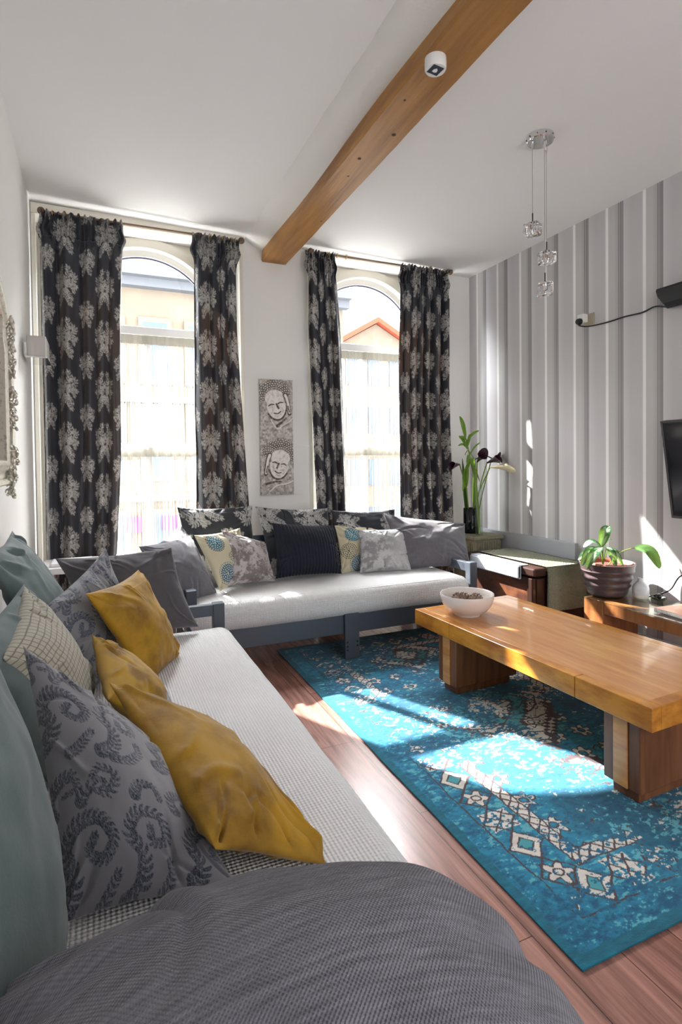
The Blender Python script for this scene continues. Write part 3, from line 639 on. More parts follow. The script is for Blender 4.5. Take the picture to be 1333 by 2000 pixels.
# bowl
bw=MB().lathe([(.0001,.006),(.07,.006),(.075,0),(.083,0),(.085,.008),(.12,.028),(.148,.062),(.162,.10),(.166,.128),(.163,.1325),(.157,.13),(.150,.10),(.135,.062),(.105,.03),(.07,.016),(.0001,.014)],(2.085,2.845,.44),n=72).build('bowl',mat('white_ceramic',(.83,.76,.72),.22),sm=60)
tag(bw,'white ceramic bowl holding pine cones on the coffee table','bowl')
M_cone=mat('pine_cone',(.13,.075,.05),.8,var=((.28,.20,.15),(60,60,60),.4,.65))
for k,(x,y,z,lb) in enumerate(((2.035,2.86,.535,'left brown pine cone in the white bowl'),(2.12,2.80,.535,'right brown pine cone in the white bowl'),(2.10,2.90,.52,'brown pine cone at the back of the white bowl'))):
    mb=MB(); mb.sphere((x,y,z),.032,12,(1.1,1.1,.9)); rs=random.Random(k)
    for i in range(60):
        t=i/60; ph=i*2.4; zz=1-2*t; rr=math.sqrt(max(0,1-zz*zz)); d=Vector((rr*math.cos(ph),rr*math.sin(ph),zz)); 
        c_=Vector((x,y,z))+d*.036; tt=d.orthogonal().normalized(); bb=d.cross(tt)
        v=[mb.b.verts.new(c_+tt*.010),mb.b.verts.new(c_+bb*.010+d*.003),mb.b.verts.new(c_-tt*.010),mb.b.verts.new(c_+d*.012)]
        mb.b.faces.new((v[0],v[1],v[3])); mb.b.faces.new((v[1],v[2],v[3])); mb.b.faces.new((v[2],v[0],v[3]))
    tag(mb.build('pine_cone',M_cone),lb,'pine cone')
# ---------------------------------------------------------------- curtains
M_curt=mat('damask_curtain',attr=True,rough=.42,sheen=.25,transl=((.8,.52,.14),.05))
def curtain(edges,seed,label,folds,nu=230,nz_=560):
    """edges: list of (z, xleft, xright)"""
    z=np.linspace(3.255,.06,nz_); E=sorted(edges); xl=np.interp(z,[e[0] for e in E],[e[1] for e in E]); xr=np.interp(z,[e[0] for e in E],[e[2] for e in E])
    u_=np.linspace(0,1,nu); rs=np.random.RandomState(seed); U,Z=np.meshgrid(u_,z)
    w_=(xr-xl)[:,None]; top=np.clip((Z-2.98)/.12,0,1)
    drift=.25*(noise(nz_,nu,3,3,seed,2)-.5)*np.clip((3.1-Z)/1.2,0,1)
    k=folds; ph=2*PI*(k*(U+.12*np.sin(2*PI*U+seed)/2)+drift); amp=np.where(top>0,.018,.026+.012*np.sin(5*U+seed)+.02*np.clip((1.5-Z)/1.5,0,1)*np.sin(9*U+seed))
    lo=np.sin(ph); y=amp*(lo*1.1+.35*np.sin(2*ph+1.3+Z*.8))*(1-top*.5)
    y+=.012*top*np.sin(2*PI*k*3.2*U+3*noise(nz_,nu,2,6,seed+2,2)); y+=.006*(noise(nz_,nu,40,12,seed+5,2)-.5)
    x=xl[:,None]+w_*U+.012*np.cos(ph)*(1-top)
    flare=np.clip((Z-3.19)/.06,0,1); y-=.018*flare*np.sin(2*PI*k*2.3*U); x+=(.025*(U-.5)*2)*np.clip((.16-np.abs(Z-3.17))*0+np.exp(-((Z-3.12)/.05)**2),0,1)
    Y=4.585+y-.0*U
    dz=.008*np.sin(2*PI*k*2.7*U+seed)*np.clip((Z-3.1)/.15,0,1)
    P=np.stack([x,Y,Z+dz],-1)
    seg=np.hypot(np.diff(x,axis=1),np.diff(Y,axis=1)); s=np.concatenate([np.zeros((nz_,1)),np.cumsum(seg,1)],1)
    s=s.mean(0)[None]*np.ones_like(s); d=samp(DAM,s/.36+seed*.37,(3.255-Z)/.385+.1)
    c=lerp((.022,.027,.040),(.60,.58,.54),np.clip(d,0,1)*.95)
    ob=empty('curtain',((xl[0]+xr[0])/2,4.6,.06),label,'curtain')
    body=Z[:,0]<3.075; ib=np.argmax(body)
    Bk=P.copy(); Bk[...,1]+=.004
    a=link('curtain_panel',gridme('curtain_panel',(P[ib:],Bk[ib:]),True,None,c[ib:]),M_curt,ob)
    h_=link('heading',gridme('heading',(P[:ib+1],Bk[:ib+1]),True,None,c[:ib+1]*.85),M_curt,ob)
    return ob
curtain([(3.26,-.37,.20),(2.45,-.375,.166),(1.43,-.372,.144),(.715,-.37,.105),(.06,-.37,.09)],1,'wide dark damask curtain at the left side of the left window',5)
curtain([(3.26,.715,1.10),(3.0,.73,1.07),(2.5,.721,1.07),(2.0,.72,1.09),(1.07,.719,1.141),(.06,.72,1.16)],2,'dark damask curtain at the right side of the left window, beside the carved panel',4)
curtain([(3.26,1.68,1.96),(3.1,1.70,1.955),(2.6,1.69,1.993),(1.41,1.731,2.028),(.94,1.755,2.04),(.06,1.76,2.06)],3,'narrow dark damask curtain at the left side of the right window',4)
curtain([(3.26,2.63,3.165),(2.37,2.595,3.15),(2.1,2.59,3.144),(.8,2.596,3.174),(.06,2.6,3.17)],4,'dark damask curtain at the right side of the right window, beside the plant vase',6)
for a,b_,lb in ((-.345,1.105,'thin bronze curtain rod with ball finials over the left window'),(1.745,3.185,'thin bronze curtain rod with ball finials over the right window')):
    rd=empty('curtain_rod',((a+b_)/2,4.6,3.245),lb,'curtain rod'); MB().tube([(a,4.595,3.245),(b_,4.595,3.245)],.0085,12).build('pole',M_bronze,rd)
    for x,s in ((a,-1),(b_,1)): MB().sphere((x+s*.012,4.595,3.25),.027,20).build('finial',M_bronze,rd)
    for x in (a+.05,b_-.05): MB().tube([(x,4.595,3.245),(x,4.70,3.245)],.007,8).build('bracket',M_bronze,rd)
    for q in range(4):
        for cx_,sg in ((a+.06,1),(b_-.06,-1)):
            x=cx_+sg*q*.09; MB().tube([(x+.0,4.595+.018*math.cos(t),3.245+.018*math.sin(t)) for t in np.linspace(0,2*PI,17)],.0035,6,False).build('ring',mat('gold_ring',(.6,.4,.15),.3,.9) if q==0 and sg==1 else bpy.data.materials['gold_ring'],rd)
# string curtains
M_str=mat('white_string',(.60,.59,.56),.8,transl=((.5,.49,.47),.4))
def strings(cx,z0,z1,label,seed):
    rs=random.Random(seed); ob=empty('string_curtain',(cx,Wy-.0,z1),label,'string curtain')
    mb=MB(); xs=np.linspace(cx-HW+.03,cx+HW-.03,90); y0=Wy+.005
    vs=[[mb.b.verts.new((x,y0+.006*math.sin(i*1.1)+.003*rs.random(),z)) for i,x in enumerate(xs)] for z in (z1,z1-.075)]
    for i in range(89): mb.b.faces.new((vs[0][i],vs[0][i+1],vs[1][i+1],vs[1][i]))
    mb.build('heading_band',mat('string_heading',(.45,.43,.37),.8,transl=((.4,.38,.32),.4)),ob)
    mb=MB(); x=cx-HW+.03
    while x<cx+HW-.03:
        w_=rs.choice((.0012,.0018,.003)); yy=y0+.004*rs.random(); xx=x+rs.uniform(-.004,.004)
        mb.quad((xx,yy,z1-.07),(xx+w_,yy,z1-.07),(xx+w_+rs.uniform(-.004,.004),yy,z0),(xx+rs.uniform(-.003,.003),yy,z0)); x+=.0085
    o=mb.build('strings',M_str,ob); o['kind']='stuff'
strings(CX1,1.56,2.475,'upper tier of white string curtain on the left window',1); strings(CX1,.57,1.535,'lower tier of white string curtain on the left window',2)
strings(CX2,1.56,2.475,'upper tier of white string curtain on the right window',3); strings(CX2,.57,1.535,'lower tier of white string curtain on the right window',4)
# ---------------------------------------------------------------- carved panel
def relief():
    h,wd=620,190; R=np.zeros((h,wd))+.38; rsn=noise(h,wd,40,12,2,5,.7)
    def face(cx,cy,s,fl,ear1,ear2):
        X=lambda v: cx+fl*v*s; Y=lambda v: cy+v*s
        for rr in range(5):     # rows of hair knobs
            R_=62+rr*9
            for k in range(17):
                a=-PI*.06-PI*.88*(k+.5*(rr%2))/17; x,y=X(R_*math.cos(a)*1.0),Y(-6+R_*1.12*math.sin(a)); 
                disc(R,x,y,6.2*s,.05); disc(R,x,y,3.5*s,1)
        Yg,Xg=np.mgrid[0:h,0:wd]; m=((Xg-X(0))/(46*s))**2+((Yg-Y(8))/(64*s))**2<1; R[m]=.62
        m=(((Xg-X(0))/(50*s))**2+((Yg-Y(-30))/(34*s))**2<1); R[m]=.66
        t=np.linspace(0,PI,20); stroke(R,[(X(46*math.cos(a)),Y(8+64*math.sin(a))) for a in t],3.6*s,3.6*s,.98); stroke(R,[(X(53*math.cos(a)),Y(8+72*math.sin(a))) for a in t[3:-3]],4*s,4*s,.03)
        # brow and nose
        stroke(R,[(X(-40),Y(-6)),(X(-24),Y(-24)),(X(-4),Y(-12)),(X(-2),Y(14)),(X(-10),Y(28))],3.4*s,4*s,.98); stroke(R,[(X(42),Y(-8)),(X(26),Y(-24)),(X(10),Y(-16)),(X(4),Y(0))],3.4*s,3*s,.98)
        stroke(R,[(X(4),Y(4)),(X(8),Y(18)),(X(10),Y(26))],4.5*s,4*s,.05); disc(R,X(0),Y(28),6*s,.95)
        for ex_ in (-22,25):
            stroke(R,[(X(ex_-14),Y(2)),(X(ex_),Y(-8)),(X(ex_+14),Y(2))],2.4*s,2.4*s,.95); stroke(R,[(X(ex_-13),Y(4)),(X(ex_),Y(0)),(X(ex_+13),Y(4))],2.6*s,2*s,.05); stroke(R,[(X(ex_-11),Y(9)),(X(ex_),Y(10)),(X(ex_+11),Y(8))],2*s,2*s,.9)
        stroke(R,[(X(-17),Y(40)),(X(0),Y(45)),(X(17),Y(39))],3.2*s,2.6*s,.97); stroke(R,[(X(-17),Y(44)),(X(0),Y(50)),(X(17),Y(43))],2.2*s,2.2*s,.0); stroke(R,[(X(-11),Y(53)),(X(0),Y(55)),(X(11),Y(52))],3*s,2.4*s,.95)
        for ex_,L_ in ((58,ear1),(-56,ear2)):
            if L_: stroke(R,[(X(ex_),Y(-30)),(X(ex_+5),Y(0)),(X(ex_+3),Y(L_))],11*s,10*s,.05); stroke(R,[(X(ex_),Y(-28)),(X(ex_+5),Y(0)),(X(ex_+3),Y(L_-4))],7*s,6*s,.95); stroke(R,[(X(ex_+2),Y(L_*.4)),(X(ex_+3),Y(L_-8))],2.4*s,2.4*s,.1)
    for (cx,cy,s_,fl,e1,e2,an) in ((88,128,1.12,1,62,0,-.22),(108,448,1.10,-1,66,0,.20)):
        keep=R.copy(); R[:]=-1; face(cx,cy,s_,fl,e1,e2); H=R.copy(); yy,xx=np.mgrid[0:h,0:wd]; dx,dy=xx-cx,yy-cy
        X2=(cx+dx*math.cos(an)+dy*math.sin(an)).round().astype(int); Y2=(cy-dx*math.sin(an)+dy*math.cos(an)).round().astype(int)
        ok=(X2>=0)&(X2<wd)&(Y2>=0)&(Y2<h); G=np.full((h,wd),-1.); G[ok]=H[Y2[ok],X2[ok]]; R[:]=np.where(G>=0,G,keep)
    stroke(R,[(60,215),(95,262),(130,245),(165,225),(186,205)],3,3,.9); stroke(R,[(95,250),(125,228),(150,205)],7,4,.08)
    stroke(R,[(50,600),(90,570),(150,560),(185,545)],3,3,.9); stroke(R,[(30,560),(80,548),(120,550)],6,3,.08)
    return np.clip(R+(rsn-.5)*.35,0,1)
RL=relief(); h_,w_=RL.shape; gy,gx=np.mgrid[0:h_,0:w_]; px0,px1,pz0,pz1=1.277,1.575,1.115,2.122
K=RL.copy()
for _ in range(2): K=(K+np.roll(K,1,0)+np.roll(K,-1,0)+np.roll(K,1,1)+np.roll(K,-1,1))/5
P_=np.stack([px0+(px1-px0)*gx/(w_-1),Dp-.022-.018*K,pz1-(pz1-pz0)*gy/(h_-1)],-1); Bk=P_.copy(); Bk[...,1]=Dp-.002
nz2=noise(h_,w_,60,20,44,3)
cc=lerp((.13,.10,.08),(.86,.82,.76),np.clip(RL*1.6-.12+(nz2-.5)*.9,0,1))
pn=link('carved_wall_panel',gridme('carved_wall_panel',(P_,Bk),True,None,cc),mat('whitewashed_carving',attr=True,rough=.8)); tag(pn,'tall whitewashed carved wall panel with two serene faces between the windows','wall art')
# ---------------------------------------------------------------- mirror and wall lamp
mr=empty('ornate_mirror',(XL,2.2,1.65),'large mirror in an antique silver carved frame on the left wall','mirror')
def mirror():
    ya,yb,z0,z1=1.35,3.06,1.31,2.03
    MB().box(XL+.02,XL+.03,ya+.2,yb-.4,z0+.12,z1+.02).build('mirror_glass',mat('mirror_glass',(.85,.87,.9),.02,1),mr)
    # outline (y,z): stepped arch top
    out=[(yb,z0),(yb,z1-.03),(yb-.04,z1+.01),(yb-.2,z1+.10),(yb-.5,z1+.22),((ya+yb)/2,z1+.3),(ya+.5,z1+.22),(ya+.2,z1+.10),(ya+.04,z1+.01),(ya,z1-.03),(ya,z0)]
    cy_,cz_=(ya+yb)/2,(z0+z1)/2
    prof=[(0,.0),(0,.055),(.03,.075),(.07,.07),(.10,.05),(.20,.06),(.28,.085),(.34,.08),(.38,.035),(.40,.02)]
    mb=MB(); rings=[]
    for (y,z) in out:
        sy=-1 if y>cy_+.01 else (1 if y<cy_-.01 else 0); sz=-1 if z>cz_ else 1; ring=[]
        for (d,hh) in prof: ring.append(mb.b.verts.new((XL+hh,y+sy*d*(1 if abs(sy) else 0)*(1.0 if abs(y-cy_)>.7 else .5),z+sz*d*(.32))))
        rings.append(ring)
    n=len(rings)
    for i in range(n):
        a,b_=rings[i],rings[(i+1)%n]
        for k in range(len(prof)-1): mb.b.faces.new((a[k],b_[k],b_[k+1],a[k+1]))
    mb.build('frame',M_silver,mr,sm=40)
    rs=random.Random(5)
    for (yc,zc,sy,sz) in ((yb-.10,z1-.08,.05,.13),(yb-.09,1.66,.04,.085),(yb-.10,z0+.07,.05,.11)):
        mb=MB()
        for i in range(46):
            y=yc+rs.uniform(-sy*2.2,sy); z=zc+rs.uniform(-sz,sz); a=rs.uniform(0,6.3); R_=rs.uniform(.010,.024); x=XL+.07+rs.uniform(-.01,.015)
            mb.tube([(x+.006*math.sin(t),y+R_*(1-t/9)*math.cos(a+t),z+R_*(1-t/9)*math.sin(a+t)) for t in np.linspace(0,5.2,11)],[.007*(1-k/16) for k in range(11)],6)
        mb.build('leaf_ornament',M_silver,mr,sm=60)
mirror()
wl=empty('wall_lamp',(XL,4.14,2.15),'box-shaped frosted wall lamp beyond the mirror on the left wall','wall lamp')
MB().box(XL,XL+.03,4.08,4.20,2.11,2.19,.003).build('back_plate',M_chrome,wl)
MB().box(XL+.03,XL+.14,4.0,4.28,2.09,2.22,.005).build('lamp_shade',mat('frosted_acrylic',(.66,.62,.58),.25,trans=.3),wl)
MB().box(XL+.02,XL+.145,3.995,4.285,2.08,2.09,.001).build('lower_rim',M_chrome,wl)
# ---------------------------------------------------------------- pendant
pl=empty('pendant_light',(2.40,2.53,cz(2.4)),'chrome ceiling pendant with three crystal cubes on cords','pendant light')
zc=cz(2.4); M_cord=mat('pendant_cord',(.35,.30,.27),.5)
MB().lathe([(.0001,.002),(.075,.002),(.077,-.004),(.077,-.03),(.072,-.036),(.0001,-.038)],(2.395,2.53,zc),n=48).build('ceiling_rose',M_chrome,pl,sm=30)
mb=MB()
for k in range(10): a=k*2*PI/10; mb.lathe([(.0001,.0),(.005,0),(.005,.0018),(.0001,.002)],(2.395+.0765*math.cos(a),2.53+.0765*math.sin(a)-.001,zc-.017),n=8,axis='y')
mb.build('vent_hole',M_dark,pl)
for k,(x,y,zb) in enumerate(((2.335,2.53,2.735),(2.398,2.50,2.39),(2.45,2.54,2.59))):
    MB().tube([(x,y,zc-.03),(x,y,zb+.045)],.0016,6).build('cord',M_cord,pl); MB().lathe([(.004,0),(.008,-.01),(.008,-.03),(.002,-.06)],(x,y,zc-.036),n=12).build('cord_grip',M_chrome,pl)
    MB().tube([(x,y,zb+.095),(x,y,zb+.02)],.0035,8).build('stem',M_black,pl)
    mb=MB(); mb.box(x-.042,x+.042,y-.042,y+.042,zb-.035,zb+.035,.012,3,Matrix.Translation((x,y,0))@Matrix.Rotation(.4+k*.5,4,'Z')@Matrix.Translation((-x,-y,0)))
    rs=random.Random(k)
    for v in mb.b.verts: v.co+=Vector((rs.uniform(-.003,.003),rs.uniform(-.003,.003),rs.uniform(-.003,.003)))
    cr_=mb.build('crystal_cube',M_crys,pl); MB().lathe([(.0001,.03),(.012,.028),(.013,-.005),(.006,-.02),(.0001,-.022)],(x,y,zb),n=14).build('lamp_holder',M_chrome,cr_)
# detector on the beam
dt=empty('smoke_detector',(1.36,2.03,3.137),'round white detector with a dark square mark on the underside of the beam','detector')
MB().lathe([(.0001,0),(.046,0),(.047,-.02),(.046,-.045),(.043,-.05),(.0001,-.05)],(1.365,2.06,3.137),n=40).build('housing',M_white,dt,sm=30)
dl=MB().box(1.335,1.389,2.032,2.083,3.085,3.0875,0,2,Matrix.Translation((1.36,2.06,0))@Matrix.Rotation(.1,4,'Z')@Matrix.Translation((-1.36,-2.06,0))).build('sticker',mat('dark_label',(.01,.02,.045),.4),dt)
mb=MB(); sh=[(-.011,.009),(0,.013),(.011,.009),(.010,-.004),(0,-.014),(-.010,-.004)]; mb.b.faces.new([mb.b.verts.new((1.362+a,2.058+b_,3.0845)) for a,b_ in sh]); mb.build('shield_mark',M_white,dl)
# ---------------------------------------------------------------- right wall things
tv=empty('television',(3.42,1.85,1.32),'black flat television tilted on the striped wall at the right edge','television')
def tilt(mb,x0,x1,y0,y1,z0,z1,bev=.004):
    R_=Matrix.Translation((3.40,0,1.015))@Matrix.Rotation(-.17,4,'Y')@Matrix.Translation((-3.40,0,-1.015)); return mb.box(x0,x1,y0,y1,z0,z1,bev,2,R_)
tilt(MB(),3.385,3.425,1.35,2.425,1.015,1.645).build('housing',M_black,tv); tilt(MB(),3.382,3.3855,1.375,2.40,1.045,1.625,.0).build('screen',M_screen,tv)
mb=MB(); tilt(mb,3.38,3.386,1.35,2.425,1.015,1.03,.001); tilt(mb,3.38,3.386,2.412,2.425,1.03,1.645,.001); tilt(mb,3.38,3.386,1.35,2.412,1.633,1.645,.001); mb.build('bezel',mat('dark_grey_bezel',(.07,.07,.075),.3),tv)
MB().box(3.41,3.497,1.7,2.0,1.25,1.4,.004).build('wall_bracket',M_black,tv)
mb=MB(); prof=[(3.5,2.535),(3.385,2.51),(3.38,2.495),(3.395,2.46),(3.40,2.41),(3.415,2.385),(3.43,2.377),(3.5,2.39)]
a=[mb.b.verts.new((x,2.535 if z>2.45 else 2.49,z)) for x,z in prof]; b2=[mb.b.verts.new((x,1.7,z)) for x,z in prof]; mb.b.faces.new(a); mb.b.faces.new(b2[::-1])
for i in range(8): mb.b.faces.new((a[i],a[(i+1)%8],b2[(i+1)%8],b2[i]))
tag(mb.build('speaker_bar',M_black),'black angled speaker bar high on the striped wall','speaker')
so=empty('wall_socket',(3.5,3.2,2.47),'socket plate with a white adapter and black plug on the striped wall','socket')
MB().box(3.488,3.5,3.135,3.225,2.43,2.52,.003).build('socket_plate',mat('brass_plate',(.45,.40,.30),.3,.6),so)
MB().box(3.435,3.488,3.185,3.245,2.455,2.52,.006).build('adapter',M_white,so); MB().lathe([(.0001,-.03),(.020,-.028),(.026,-.01),(.026,0),(.0001,0)],(3.435,3.215,2.46),n=20,axis='x').build('plug',M_black,so)
pts=[(3.41,3.215,2.452),(3.42,3.20,2.425),(3.46,3.14,2.413),(3.49,3.0,2.415),(3.49,2.86,2.42),(3.49,2.72,2.415),(3.49,2.62,2.43),(3.49,2.5,2.40),(3.49,2.3,2.40),(3.49,2.0,2.42)]
tag(MB().tube(spline(pts,70),.0055,8).build('power_cable',M_black,sm=60),'black cable running along the wallpaper from the plug to the speaker bar','cable')
pts=[(3.38,2.60,.462),(3.42,2.58,.47),(3.47,2.50,.52),(3.485,2.44,.62),(3.485,2.3,.72),(3.485,2.0,.95)]
tag(MB().tube(spline(pts,50),.005,8).build('power_cable',M_black,sm=60),'black cable rising from the glass bench up towards the television','cable')
# plinth cabinet in the corner
M_ped=mat('olive_beige_paint',(.32,.29,.20),.6,var=((.22,.20,.14),(30,30,30),.4,.7))
pc=empty('fluted_pedestal',(3.29,4.36,0),'olive-beige fluted pedestal in the far right corner','pedestal')
MB().box(3.115,3.45,4.13,4.52,.665,.70,.006).build('pedestal_top',M_ped,pc); MB().box(3.14,3.43,4.16,4.49,.0,.665,.004).build('pedestal_body',M_ped,pc)
mb=MB()
for k in range(11): x=3.155+k*.027; mb.tube([(x,4.16,.02),(x,4.16,.64)],.0095,8); 
for k in range(12): y=4.175+k*.027; mb.tube([(3.14,y,.02),(3.14,y,.64)],.0095,8)
mb.build('fluting',M_ped,pc,sm=60)
bv=MB().lathe([(.0001,.004),(.072,.004),(.075,0),(.078,.01),(.078,.235),(.074,.24),(.070,.235),(.070,.02),(.0001,.015)],(3.27,4.38,.70),n=40).build('vase',mat('black_glass',(.006,.007,.01),.08),sm=40); tag(bv,'wide black glass vase with calla stems on the fluted pedestal','vase')
gv=MB().lathe([(.0001,.006),(.030,.006),(.032,0),(.033,.01),(.033,.47),(.030,.47),(.029,.015),(.0001,.012)],(3.235,4.22,.70),n=30).build('vase',M_gvase,sm=40); tag(gv,'tall slim clear glass vase standing in front of the black vase','vase')
# plants
M_leaf=mat('plant_leaf',attr=True,rough=.4,transl=((.25,.45,.05),.25)); M_stem=mat('plant_stem',(.17,.27,.04),.45)
def leafme(name,pts,wd,parent,m=None,c1=(.05,.13,.02),c2=(.09,.2,.03),up=(0,0,1),fold=.25,pw=.75,stripe=False,wave=0):
    P=np.array(spline(pts,26)); n=len(P); rows=[]; cols=[]; k=9; upv=np.array(up,float)
    for i in range(n):
        t=i/(n-1); T=P[min(i+1,n-1)]-P[max(i-1,0)]; T/=np.linalg.norm(T); sd=np.cross(T,upv); sd/=max(np.linalg.norm(sd),1e-6); nn=np.cross(sd,T)
        w_=wd*(math.sin(PI*min(1,.04+t*.96))**pw)+.0006
        v=np.linspace(-1,1,k); rows.append([P[i]+sd*w_*q+nn*w_*fold*abs(q)+nn*wave*math.sin(t*12+q*2)*abs(q) for q in v])
        cc_=[]
        for q in v:
            s_=.5+.5*math.sin((t*16-abs(q)*5)*1.0); 
            if stripe: c=(np.array((.30,.42,.30)) if (abs(q)<.72 and s_>.40) or abs(q)<.2 else np.array(c1))
            else: c=np.array(c1)*(1-s_)+np.array(c2)*s_
            cc_.append(c)
        cols.append(cc_)
    A=np.array(rows); me=gridme(name,A,False,None,np.array(cols)); return link(name,me,m or M_leaf,parent)
bp=empty('calla_lily',(3.27,4.38,.72),'bunch of dark and white calla lilies in the black vase','plant')
callas=[((3.25,4.39,.74),(3.30,4.33,1.05),(3.35,4.20,1.33),(.10,-.15,.015),True),((3.29,4.37,.74),(3.33,4.34,1.1),(3.36,4.26,1.37),(.03,-.02,.02),False),((3.29,4.40,.74),(3.31,4.36,1.1),(3.28,4.3,1.38),(.0,-.03,.03),False),((3.25,4.38,.74),(3.2,4.36,1.1),(3.08,4.3,1.36),(-.06,-.02,.0),False),((3.30,4.36,.74),(3.36,4.32,1.1),(3.40,4.25,1.38),(.0,-.08,.03),False)]
M_wh=mat('white_petal',(.78,.72,.52),.5,transl=((.8,.75,.5),.3)); M_pur=mat('dark_petal',(.03,.008,.018),.4)
for a,b_,c,d,wh_ in callas:
    s_=MB().tube(spline([a,b_,c],24),.0055,8).build('stem',M_stem,bp,sm=60)
    mb=MB(); c=Vector(c); d=Vector(d).normalized(); t1=d.orthogonal().normalized(); t2=d.cross(t1); rings=[]
    Lf=.20 if wh_ else .14
    for i in range(9):
        t=i/8; rr=.007+.034*t**1.3+.008*(t>.9); ring=[]
        for k in range(16):
            an=2*PI*k/16; ext=1+.55*t*max(0,math.cos(an)); ring.append(mb.b.verts.new(c+d*(Lf*t*ext*.8)+(t1*math.cos(an)+t2*math.sin(an))*rr+Vector((0,0,-.02*t*t))))
        rings.append(ring)
    for p,q in zip(rings,rings[1:]):
        for k in range(16): mb.b.faces.new((p[k],p[(k+1)%16],q[(k+1)%16],q[k]))
    mb.build('petal',M_wh if wh_ else M_pur,bp,sm=60)
for pts,wd in (([(3.30,4.38,.8),(3.28,4.36,1.1),(3.27,4.33,1.42)],.03),([(3.22,4.38,.8),(3.17,4.36,1.1),(3.13,4.33,1.42)],.022),([(3.22,4.39,.75),(3.2,4.37,1.05),(3.16,4.36,1.38)],.02)):
    leafme('leaf',pts,wd,bp,c1=(.02,.05,.012),c2=(.04,.085,.02),up=(.3,-1,0),fold=.3)
MB().tube(spline([(3.27,4.34,1.42),(3.2,4.33,1.49),(3.14,4.3,1.45)],16),.004,6).build('stem',M_stem,bp); MB().tube(spline([(3.27,4.34,1.40),(3.36,4.3,1.44),(3.44,4.27,1.41)],16),.006,6).build('stem',mat('dark_stem',(.02,.05,.015),.4),bp)
lb=empty('lucky_bamboo',(3.235,4.22,.71),'leafy green bamboo cutting in the tall clear glass vase','plant')
st1=spline([(3.235,4.22,.715),(3.20,4.22,1.15),(3.14,4.22,1.42),(3.08,4.21,1.62)],40); MB().tube(st1,[.011*(1-i/70) for i in range(40)],10).build('stalk',M_stem,lb,sm=60)
MB().tube(spline([(3.245,4.225,.715),(3.22,4.23,1.1),(3.17,4.23,1.42)],30),.010,8).build('stalk',M_stem,lb,sm=60)
rs=random.Random(8)
for (s0,e,wd) in (((3.08,4.21,1.60),(3.01,4.2,1.80),.030),((3.09,4.21,1.58),(2.97,4.15,1.60),.012),((3.09,4.21,1.57),(3.19,4.15,1.67),.012),((3.09,4.21,1.52),(2.97,4.17,1.53),.010),((3.1,4.21,1.5),(3.0,4.2,1.62),.022),((3.1,4.21,1.52),(3.13,4.2,1.64),.018),((3.12,4.21,1.44),(3.2,4.15,1.56),.008),((3.12,4.21,1.44),(3.05,4.15,1.36),.02),((3.14,4.22,1.42),(3.09,4.2,1.29),.016),((3.1,4.21,1.36),(3.01,4.16,1.12),.024),((3.1,4.21,1.36),(3.05,4.15,1.16),.018),((3.12,4.2,1.40),(3.2,4.16,1.2),.012)):
    s0=np.array(s0);e=np.array(e); mid=(s0+e)/2+np.array([0,0,.02]); leafme('leaf',[s0,mid,e],wd,lb,c1=(.09,.20,.015),c2=(.15,.30,.03),up=(.2,-1,.3))
tag(MB().box(3.185,3.255,4.66,4.70,.72,.79,.006).build('wall_socket',M_cream),'small cream socket box low on the window wall behind the grey cushion','socket')
# trunk
M_tr=mat('dark_trunk_wood',(.075,.028,.018),.4,var=((.20,.075,.035),(6,3,9),.52,.72)); M_trd=mat('trunk_edge',(.04,.018,.013),.35)
tk=empty('wooden_trunk',(3.17,3.6,0),'dark wooden trunk chest against the right wall','trunk')
MB().box(2.91,3.44,3.16,3.98,.02,.52,.006).build('trunk_body',M_tr,tk); MB().box(2.895,3.45,3.135,4.0,.535,.598,.012).build('lid',M_trd,tk)
mb=MB()
for y in (3.165,3.93): mb.box(2.897,2.912,y,y+.05,.0,.52,.003)
mb.box(2.897,2.912,3.165,3.98,0,.05,.003).box(2.93,3.0,3.145,3.165,0,.52,.003).build('corner_batten',M_trd,tk)
M_run=mat('olive_woven_runner',(.36,.355,.27),.9,bump=('weave',500,.003,1),var=((.21,.22,.15),(200,200,200),.4,.6))
def runner():
    path=[(3.95,.6015),(3.5,.6015),(3.16,.6015),(3.132,.596),(3.122,.575),(3.118,.45),(3.120,.35),(3.116,.27)]
    P=np.array(spline([(0,a,b_) for a,b_ in path],90)); n=14; xs=np.linspace(3.0,3.40,n); A=np.zeros((90,n,3))
    for i in range(90): A[i,:,0]=xs; A[i,:,1]=P[i][1]-.004*np.sin(xs*40+i*.05)*(i>60); A[i,:,2]=P[i][2]+.002
    nr=np.zeros_like(A); nr[:50,:,2]=.004; nr[50:,:,1]=-.004; L_=np.cumsum(np.r_[0,np.linalg.norm(np.diff(P,axis=0),axis=1)])
    uv=np.stack([np.tile(xs,(90,1)),np.tile(L_[:,None],(1,n))],-1)
    return gridme('table_runner',(A+nr,A),True,uv)
tag(link('table_runner',runner(),M_run),'olive woven runner laid along the trunk and hanging over its near end','runner')
mb=MB()
for k,(dz,dx) in enumerate(((0,0),(.004,-.006),(.008,-.012))): 
    mb.box(2.872+dx,2.894+dx,3.27,3.86,.50+dz,.60-dz*.3,.005)
mb.box(2.87,2.96,3.27,3.86,.6005,.606,.002)
tag(mb.build('folded_cloth',mat('pale_blue_cloth',(.62,.67,.74),.9)),'folded pale blue cloth hung over the front of the trunk','cloth')
